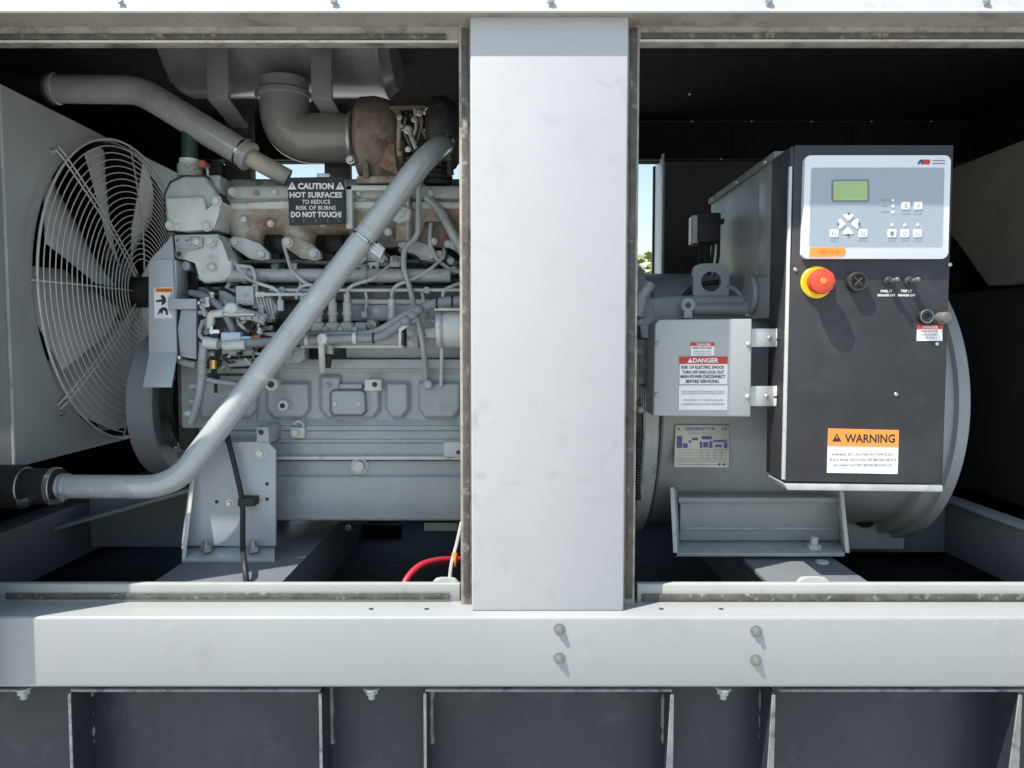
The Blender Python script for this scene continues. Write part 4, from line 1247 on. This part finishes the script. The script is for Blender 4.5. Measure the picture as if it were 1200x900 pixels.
alathe('frame_barrel', [(.33, .30), (.332, .322), (.336, .326), (.93, .326)])
alathe('end_ring', [(.925, .30), (.927, .345), (.931, .350), (.962, .350), (.966, .362), (.990, .362), (.994, .357), (.994, .30), (1.03, .26), (1.04, .15), (1.04, 0)])
alathe('adapter_ring', [(.285, .30), (.287, .348), (.291, .352), (.318, .352), (.322, .347), (.322, .30)], ENGCAST)
alathe('bell_housing', [(.05, .29), (.05, .335), (.2, .345), (.2845, .345), (.2845, .3)], DARKC)
for k in range(9):
    MB().pbox(746 + 2.0 * k, 398, 747.0 + 2.0 * k, 478, .262, .268).build('vent_bar', ENGCAST, alt)
MB().pbox(745, 396, 764, 480, .270, .31).build('vent_screen', DARKC, alt)
for k in range(4):
    bolt(alt, 751, 378 + 34 * k, .262, 3, ENGCAST, 'hex')
for k in range(26):
    MB().pbox(746.5, 505 + 3.2 * k, 751.5, 506.5 + 3.2 * k, .264, .30).build('vent_slot', DARKC, alt)
# top housing shoulder
MB().prism([(752, 352), (775, 346), (900, 346), (900, 380), (752, 384)], .36, .60, .010, 3).build('top_housing', ALTM, alt)
MB().ptube([(812, 362.5, .345), (886, 362.5, .345)], 7, 16, 0).build('conduit', ALTM, alt)
MB().pbox(874, 354, 890, 371, .335, .36, .003).build('conduit_bracket', ENGCAST, alt)
MB().torus(P(806.5, 358, .335), (0, 1, 0), m_of(6, .335), m_of(2.8, .335), 24, 8).build('eye_bolt', ENGLT, alt)
MB().pbox(802, 362, 812, 373, .33, .342, .003).build('eye_bolt_shank', ENGLT, alt)
MB().ptube([(762, 333, .34), (752, 347, .33), (748, 372, .32)], 6.5, 12, .03).build('cable_conduit', ENGCAST, alt)
# lifting lug with a real hole
yl = .385
c_ = P(833.5, 330, yl)
w_ = m_of(21, yl)
N = 32
outer, inner = [], []
for k in range(N):
    a_ = 2 * math.pi * k / N
    c, s_ = math.cos(a_), math.sin(a_)
    pw = 5.0
    rr_ = (abs(c) ** pw + abs(s_) ** pw) ** (-1 / pw)
    outer.append(c_ + Vector((c * rr_ * w_, 0, s_ * rr_ * w_ * (1.0 if s_ > 0 else 1.25))))
    inner.append(c_ + Vector((c * w_ * .56, 0, s_ * w_ * .56)))
MB().holed(outer, inner, Vector((0, .016, 0))).build('lifting_lug', ALTM, alt)
MB().ptube([(851, 335, .39), (864, 340, .38), (873, 354, .37)], 3, 10, .02).build('cable', HOSEG, alt)
MB().ptube([(800, 349, .41), (812, 336, .41), (826, 332, .41), (850, 330, .42)], 3, 10, .03).build('cable', RUBBER, alt)
# data plate
dpl = MB().prism([(791.5, 498), (855, 498.5), (854, 548), (790, 547.5)], .2865, .2885, .0008).build('data_plate', PLATEW, alt)
text(dpl, 'GENERATOR', (803, 500.5, 838, 504.5), .2862, PURPLE, bold=.03)
text(dpl, 'A', (794, 500.5, 797, 504.5), .2862, INK, bold=.03)
text(dpl, 'CE', (846, 500.5, 852, 504.5), .2862, INK, bold=.01)
text(dpl, 'SYNCHRONOUS A.C.', (806, 506.8, 838, 509), .2862, INKG)
for bx in ((793, 511, 799.5, 525), (800, 519.5, 806, 525), (807, 516, 810, 519), (822, 511, 834, 515), (820, 517.5, 823, 525), (824, 518, 830, 524.5), (831, 517, 835, 525), (836, 515.5, 852, 518), (848.5, 518.5, 852.5, 525), (811, 513, 818, 516), (838, 521, 846, 524)):
    MB().pbox(bx[0], bx[1], bx[2], bx[3], .2861, .2864).build('print_block', PURPLE, dpl)
for y_ in (527, 530, 533, 536, 538.5, 541, 544):
    MB().pbox(793, y_, 852, y_ + .6, .2861, .2864).build('print_line', INKG, dpl)
for x in (822, 829, 837, 845):
    MB().pbox(x, 527, x + .6, 538, .2861, .2864).build('print_line', INKG, dpl)
for x in (843, 848.5):
    MB().pbox(x - 1, 543, x + 1, 545.5, .2859, .2861).build('print_block', INK, dpl)
# foot
MB().pbox(797, 588, 984, 634, .322, .336, .003).build('foot_plate', ALTM, alt)
MB().pbox(795, 583, 986, 590, .312, .40, .003).build('foot_top_flange', ALTM, alt)
MB().extr([P(793, 648, .245), P(990, 648, .245), P(986, 632, .336), P(797, 632, .336)], Vector((0, 0, -.008)), .001).build('foot_base', ENG, alt)
MB().extr([P(785, 571, .30), P(789, 648, .245), P(792, 634, .33), P(789, 575, .33)], Vector((.009, 0, 0)), .001).build('foot_side', ENGLT, alt)
MB().extr([P(984, 575, .30), P(991, 648, .245), P(984, 632, .33), P(980, 577, .33)], Vector((.009, 0, 0)), .001).build('foot_side', ENGLT, alt)
MB().pbox(800, 618, 980, 621, .318, .323, .001).build('foot_weld', ENG, alt)
for x in (954,):
    p = P(x, 644, .275)
    MB().cyl(p, p + Vector((0, 0, .028)), .008, 12, .001).build('anchor_stud', ENGLT, alt)
    MB().lathe([(0, .015), (.012, .015)], p, (0, 0, 1), 6).build('anchor_nut', ENGLT, alt)
    MB().cyl(P(960, 668, .25), P(960, 656, .25), .028, 18, .004).build('mount_isolator', ENGCAST, alt)
    p = P(963, 668, .225)
    MB().lathe([(0, .014), (.02, .014)], p, (0, 0, 1), 6).build('anchor_nut', ENGLT, alt)
bolt(alt, 1066, 607, .50, 5, ENGLT, 'hex')
MB().pcyl(1015, 606, .5, .56, 13, 18).build('drain_opening', FOAM, alt)
MB().box(.60, 1.0, .52, .75, Z(-.53), Z(-.45), .006).build('base_casting', RADM, alt)

# ================================================================== terminal box
tbx = thing('terminal_box', 'light grey steel terminal box with red danger stickers on the alternator side', 'box', P(824, 489, .26))
MB().prism([(767.5, 380), (772, 374.5), (881.5, 373.5), (880, 488.5), (765.5, 487.5)], .1375, .215, .003, 3).build('box_body', mat('terminal_box_paint', (.40, .42, .41), .38, var=.03, scale=5, bump=.03), tbx)
MB().pbox(795, 385, 880, 480, .214, .33, .002).build('box_throat', ALTM, tbx)
for x, y_ in ((771, 402.5), (770, 462.5), (877, 403.5), (876, 465)):
    bolt(tbx, x, y_, .1375, 3.2, ENGCAST, 'round', 'screw')
s1 = MB().prism([(809.5, 402), (837, 401.5), (837, 416.5), (809.5, 417)], .1360, .1368).build('sticker', PWHITE, tbx)
MB().pbox(809.5, 401.5, 837, 405.5, .1353, .1359).build('sticker_band', REDP, s1)
text(s1, 'DANGER', (817, 402.3, 833, 405), .1350, PWHITE, bold=.02)
text(s1, 'HIGH VOLTAGE', (812, 406.5, 834, 409), .1350, INK, bold=.01)
text(s1, 'INSIDE ENCLOSURE', (813, 411, 833.5, 412.8), .1350, INKG)
text(s1, 'AUTHORIZED ONLY', (812, 414, 834, 415.6), .1350, INKG)
s2 = MB().pbox(796.5, 418, 852.5, 450.5, .1360, .1368).build('sticker', PWHITE, tbx)
MB().pbox(796.2, 418, 852.8, 426.5, .1353, .1359).build('sticker_band', REDP, s2)
text(s2, 'DANGER', (812, 419.6, 842, 425), .1350, PWHITE, bold=.03)
MB().prism([(805.8, 425), (808.8, 419.6), (811.6, 425)], .1348, .1351).build('warning_triangle', PWHITE, s2)
for s_, bx in (('RISK OF ELECTRIC SHOCK', (798.5, 428.6, 849, 432.2)), ('TURN OFF AND LOCK OUT', (799.5, 434.3, 848.5, 438)), ('MAIN POWER DISCONNECT', (797.5, 439.5, 850, 443.2)), ('BEFORE SERVICING.', (804, 445, 843.5, 448.8))):
    text(s2, s_, bx, .1350, INK, bold=.02)
s3 = MB().pbox(795.5, 451.5, 852.5, 480.5, .1361, .1368).build('sticker', PWHITE, tbx)
MB().pbox(796, 450.7, 852, 451.4, .1353, .1359).build('sticker_band', INKG, s3)
for s_, bx in (('AVERTISSEMENT DE RISQUE ELECTRIQUE', (798.5, 458, 849, 460.4)), ('COUPER ET VERROUILLER', (801, 468, 848, 470)), ('L ALIMENTATION AVANT ENTRETIEN', (799, 472.6, 849, 475))):
    text(s3, s_, bx, .1350, INKG)
MB().pbox(798.5, 461.2, 849, 461.7, .1353, .1359).build('print_line', INKG, s3)

# ================================================================== hinge brackets between terminal box and cabinet
for (x0_, y0_, x1_, y1_, w) in ((881, 385, 918.5, 406.5, 'upper'), (879, 452.5, 915.5, 476, 'lower')):
    br = thing('mounting_bracket', w + ' galvanised bracket between the terminal box and the control cabinet', 'bracket', P(x0_, y1_, .19), 'galvanised brackets beside the terminal box')
    MB().pbox(x0_ - 1, y0_, x1_ - 9, y1_, .146, .150, .0006).build('bracket_plate', GALV, br)
    MB().extr([P(x1_ - 9, y0_, .146), P(x1_, y0_ - .5, .128), P(x1_, y1_, .128), P(x1_ - 9, y1_, .146)], Vector((0, .004, 0)), .0006).build('bracket_bend', ENGLT, br)
    MB().pbox(x1_ - 8, y0_ + 12, x1_ - 2, y0_ + 14, .126, .132).build('slot', INK, br)
    bolt(br, x1_ - 17, (y0_ + y1_) / 2, .146, 2.5, ZINC, 'round')

# ================================================================== breaker box behind the cabinet
bx_ = thing('breaker_box', 'dusty grey breaker box standing on the alternator behind the black cabinet', 'box', (.7, .5, Z(.05)))
cx0 = .541
MB().box(cx0, .86, .195, .70, Z(.05), Z(.372), .003).build('box_body', RADM, bx_)
MB().box(cx0 - .006, .866, .195, .706, Z(.3725), Z(.388), .002).build('lid', mat('dusty_lid', (.22, .22, .21), .6, var=.2, scale=20), bx_)
for yy in (.25, .45, .65):
    r = .006
    place(bolt_mesh('round'), 'screw', bx_, Vector((cx0 - .006, yy, Z(.379))), ZINC, (r, r, r), (0, 0, R(-90)))
MB().cyl((cx0 - .012, .33, Z(.105)), (cx0 + .001, .33, Z(.105)), .045, 28, .006).build('conduit_cap', ALTM, bx_)
MB().box(cx0 - .004, cx0 - .0002, .21, .29, Z(.14), Z(.36), .001).build('access_plate', ALTM, bx_)
rl = thing('relay_module', 'small black relay module with a pale label on the breaker box side', 'relay', P(828, 285, .5))
MB().pbox(818, 249, 845, 284, .52, .60, .004).build('module_body', RUBBER, rl)
MB().pbox(812, 252, 818.3, 285, .525, .57, .002).build('module_label', ENGCAST, rl)
for k, x in enumerate((822, 829, 836, 842)):
    MB().ptube([(x, 284, .55), (x - 3 + k, 300, .55), (x - 6, 330, .54)], 2, 8, .02).build('lead', RUBBER, rl)
for x in (842, 846):
    MB().pbox(x, 256, x + 3, 262, .53, .55, .001).build('module_tab', RUBBER, rl)

# ================================================================== control cabinet
cab = thing('control_cabinet', 'black control cabinet with grey keypad display and emergency stop button', 'control cabinet', (.72, .17, Z(-.27)))
yc = .088
cl, crr = P(927, 300, yc).x, P(1113, 300, yc).x
ctop, cbot = P(1000, 170, yc).z, P(1000, 566, yc).z
fp_ = MB().prism([(931.5, 170), (1117.5, 170), (1104.5, 567), (919.5, 564)], yc, yc + .003, .0012).build('front_plate', BLACKM, cab)
MB().box(cl - .004, crr - .002, yc + .0035, .1935, cbot + .003, ctop - .002, .002).build('cabinet_shell', BLACKM, cab)
MB().extr([P(925.5, 195, yc), P(928.5, 195, yc), P(920.5, 562, yc), P(917, 562, yc)], Vector((0, .008, 0)), .0006).build('hinge_strip', ENGLT, cab)
MB().extr([P(918.5, 567, yc - .004), P(1105.5, 569, yc - .004), P(1105, 576.5, yc - .004), P(923, 574.5, yc - .004)], Vector((0, .10, 0)), .002).build('bottom_lip', GALV, cab)
for x, y_ in ((932, 316), (1098, 403), (1050, 462), (1113, 310)):
    bolt(fp_, x, y_, yc - .0001, 2.6, ZINC, 'round', 'screw')


def rrect(x0_, y0_, x1_, y1_, r, n=5, skew=0.0):
    pts = []
    for cx_, cy_, a0 in ((x1_ - r, y0_ + r, -90), (x1_ - r, y1_ - r, 0), (x0_ + r, y1_ - r, 90), (x0_ + r, y0_ + r, 180)):
        for k in range(n + 1):
            a_ = R(a0 + 90 * k / n)
            pts.append((cx_ + r * math.cos(a_), cy_ + r * math.sin(a_)))
    return [(x - skew * (y_ - y0_) / (y1_ - y0_), y_) for x, y_ in pts]


yb = yc - .012
bz = MB().prism(rrect(943.5, 182, 1114.5, 303, 6, skew=3.5), yb, yc - .0005, .003, 3).build('bezel', BEZEL, cab)
MB().prism(rrect(951, 196.5, 1107, 289, 3, skew=2.8), yb - .0010, yb - .0002).build('keypad_overlay', OVERLAY, bz)
yo = yb - .0011
MB().prism(rrect(975, 210.5, 1018.5, 236.5, 2), yo - .0012, yo, .0003).build('display_frame', INKG, bz)
MB().prism(rrect(976.7, 212.3, 1016.5, 234.5, 1.5), yo - .0024, yo - .0013).build('display_screen', LCD, bz)
yk = yo - .0010
for cx_, cy_, rot in ((994.5, 254.5, 0), (1002.5, 262.5, 1), (994, 271, 2), (986.5, 262.5, 3)):
    pts = [(-5.5, -3.5), (5.5, -3.5), (6, -1.5), (1, 4.2), (-1, 4.2), (-6, -1.5)]
    for _ in range(rot):
        pts = [(-y_, x) for x, y_ in pts]
    MB().prism([(cx_ + x, cy_ + y_) for x, y_ in pts], yk, yo, .0003).build('arrow_key', PWHITE, bz)
for x, y_ in ((994.8, 250.5), (1007, 262.5), (994, 275), (982.5, 262.5)):
    MB().prism([(x - 1.4, y_), (x, y_ - 1.4), (x + 1.4, y_), (x, y_ + 1.4)], yk - .0006, yk - .0001).build('arrow_mark', INK, bz)
for x, y_, s_ in ((977.5, 273.5, 'F1'), (1011.5, 273.5, 'F2'), (1045.5, 273.5, 'I'), (1060.5, 273.5, 'O'), (1075.5, 273.5, 'O'), (1061.5, 241, 'S'), (1076, 241, 'V')):
    k_ = MB().prism(rrect(x - 5, y_ - 4.6, x + 5, y_ + 4.6, 1), yk, yo, .0003).build('key', PWHITE, bz)
    text(k_, s_, (x - 2.2, y_ - 2.4, x + 2.2, y_ + 2.4), yk - .0004, INKG)
for x, y_ in ((1046.5, 234.5), (1046.5, 241.5), (1046.5, 248.5), (1045.5, 263.5), (1060.5, 263.5), (1075.5, 263.5)):
    MB().pcyl(x, y_, yo - .0008, yo, 1.7, 12).build('indicator', PWHITE, bz)
for bxp, s_ in (((1033, 233.5, 1042, 235.5), 'AUTO'), ((1034, 240.5, 1040, 242.5), 'RUN'), ((1033, 247.4, 1042, 249.4), 'ALARM'), ((1056, 249.6, 1067, 251.4), 'LAMP'), ((1071, 249.6, 1081, 251.4), 'ACK'), ((974, 281.6, 981, 283.2), 'INFO'), ((1006, 281.6, 1017, 283.2), 'ENTER'), ((1041, 281.6, 1050, 283.2), 'STOP'), ((1056, 281.6, 1065, 283.2), 'AUTO'), ((1071, 281.6, 1081, 283.2), 'START')):
    text(bz, s_, bxp, yo - .0004, INKG, 'key_caption')
# maker's mark: slanted dark and red blocks with two grey lines beside it
yl_ = yb - .0004
MB().prism([(1075.2, 192.6), (1078, 187), (1082.2, 187), (1081, 192.6), (1079.6, 192.6), (1079, 189.6), (1077.4, 192.6)], yl_ - .0002, yl_).build('emblem', mat('navy_ink', (.02, .05, .12), .5), bz)
MB().prism([(1081.2, 192.6), (1082.6, 187), (1090.5, 187), (1089.4, 192.6)], yl_ - .0002, yl_).build('emblem', REDP, bz)
MB().pbox(1093, 187.6, 1107.5, 188.8, yl_ - .0002, yl_).build('emblem_line', INKG, bz)
MB().pbox(1093, 191, 1107.5, 192.2, yl_ - .0002, yl_).build('emblem_line', INKG, bz)
ot = MB().prism([(949, 290.5), (990, 290), (991.5, 296), (988.5, 300.5), (948.5, 301)], yb - .0009, yb - .0002).build('orange_tape', ORANGE, bz)
text(ot, 'TEST RUN', (960, 293, 984, 298), yb - .0012, mat('tape_ink', (.62, .17, .03), .5))
# emergency stop
ec = P(956, 331, yc)
es = MB().lathe([(0, .0290), (.002, .0305), (.005, .0305), (.007, .028)], ec, (0, -1, 0), 40).build('stop_collar', YELLOW, cab)
MB().lathe([(.007, .0205), (.018, .0205)], ec, (0, -1, 0), 28).build('stop_stem', REDK, es)
MB().lathe([(.018, .0215), (.020, .0245), (.029, .0250), (.033, .0235), (.0355, .018), (.036, .007)], ec, (0, -1, 0), 10).build('stop_knob', REDK, es)
MB().lathe([(.0361, .006), (.0372, .005)], ec, (0, -1, 0), 20).build('stop_mark', ORTAPE, es)
# key switch and lamps
kc = P(1002, 330.5, yc)
ks = MB().lathe([(0, .0195), (.003, .0195), (.012, .0175), (.014, .0165), (.0142, .013), (.010, .012)], kc, (0, -1, 0), 36).build('key_switch', RUBBER, cab)
MB().torus(kc + Vector((0, -.0135, 0)), (0, 1, 0), .0172, .0010, 36, 6).build('switch_ring', DULL, ks)
for a_ in (45, 135):
    d_ = Vector((math.cos(R(a_)), 0, math.sin(R(a_)))) * .010
    MB().cyl(kc + Vector((0, -.0148, 0)) - d_, kc + Vector((0, -.0148, 0)) + d_, .0014, 8).build('switch_cross', DULL, ks)
for x in (1041, 1065):
    c_ = P(x, 330, yc)
    sw = MB().lathe([(0, .010), (.004, .010), (.006, .007), (.016, .006)], c_, (0, -1, 0), 20).build('toggle_base', BLACKM, cab)
    MB().cyl(c_ + Vector((0, -.010, 0)), c_ + Vector((.006, -.026, .003)), .0042, 12, .0012).build('toggle_lever', STUD, sw)
for x, a1 in ((1038.5, 'PANEL'), (1062, 'TRIP')):
    text(cab, a1 + ' LT', (x - 6.5, 339.5, x + 7, 342.6), yc - .0006, PWHITE, bold=.03)
    text(cab, 'BREAKER OFF', (x - 10, 344.6, x + 10.5, 347.4), yc - .0006, PWHITE, bold=.03)
c_ = P(1082, 371, yc)
f1 = MB().lathe([(0, .0135), (.012, .0130), (.014, .011), (.0141, .007), (.011, .006)], c_, (0, -1, 0), 28).build('fuse_holder', RUBBER, cab)
MB().torus(c_ + Vector((0, -.0135, 0)), (0, 1, 0), .012, .0010, 28, 6).build('fuse_ring', STUD, f1)
c_ = P(1102, 373, yc)
MB().lathe([(0, .012), (.02, .0115), (.024, .009), (.025, .004)], c_, (0, -1, 0), 28).build('push_button', mat('button_plastic', (.13, .12, .115), .4, var=.1), cab)
s5 = MB().pbox(1074.5, 381, 1104.5, 399.5, yc - .0009, yc - .0003).build('sticker', PWHITE, cab)
MB().pbox(1074.5, 381, 1104.5, 385.6, yc - .0015, yc - .0010).build('sticker_band', REDP, s5)
text(s5, 'DANGER', (1081, 382, 1099, 385), yc - .0018, PWHITE, bold=.02)
text(s5, 'HIGH VOLTAGE', (1079, 387, 1099.5, 389.4), yc - .0013, REDP)
text(s5, 'MAX 10 AMP', (1080, 391, 1098, 393.6), yc - .0013, INKG)
text(s5, 'FUSE ONLY', (1080, 394.6, 1098, 397), yc - .0013, INKG)
s6 = MB().prism([(970.5, 502), (1053.5, 504), (1052, 555.5), (969, 554)], yc - .0009, yc - .0003).build('sticker', PWHITE, cab)
MB().prism([(970.5, 502), (1053.5, 504), (1053, 524), (970, 522.5)], yc - .0015, yc - .0010).build('sticker_band', ORANGE, s6)
text(s6, 'WARNING', (990, 508.8, 1049, 519), yc - .0018, INK, bold=.022)
wt = MB().prism([(975.5, 517.4), (980.7, 507.8), (986, 517.4)], yc - .0020, yc - .0016).build('warning_triangle', INK, s6)
MB().prism([(980, 510.8), (981.4, 510.8), (981.1, 514.6), (980.3, 514.6)], yc - .0024, yc - .0021).build('triangle_mark', ORANGE, wt)
for s_, bxp in (('WARNING: SET CAN START AUTOMATICALLY', (974.5, 531, 1048.5, 534)), ('PLACE MODE SWITCH IN OFF BEFORE SERVICE', (972.5, 537.3, 1050.5, 540.4)), ('DISCONNECT BATTERY BEFORE SERVICING SET', (976, 543.8, 1046, 546.6))):
    text(s6, s_, bxp, yc - .0013, INK)
text(s6, '0-1', (1044, 551.8, 1048.5, 553.4), yc - .0013, INKG)
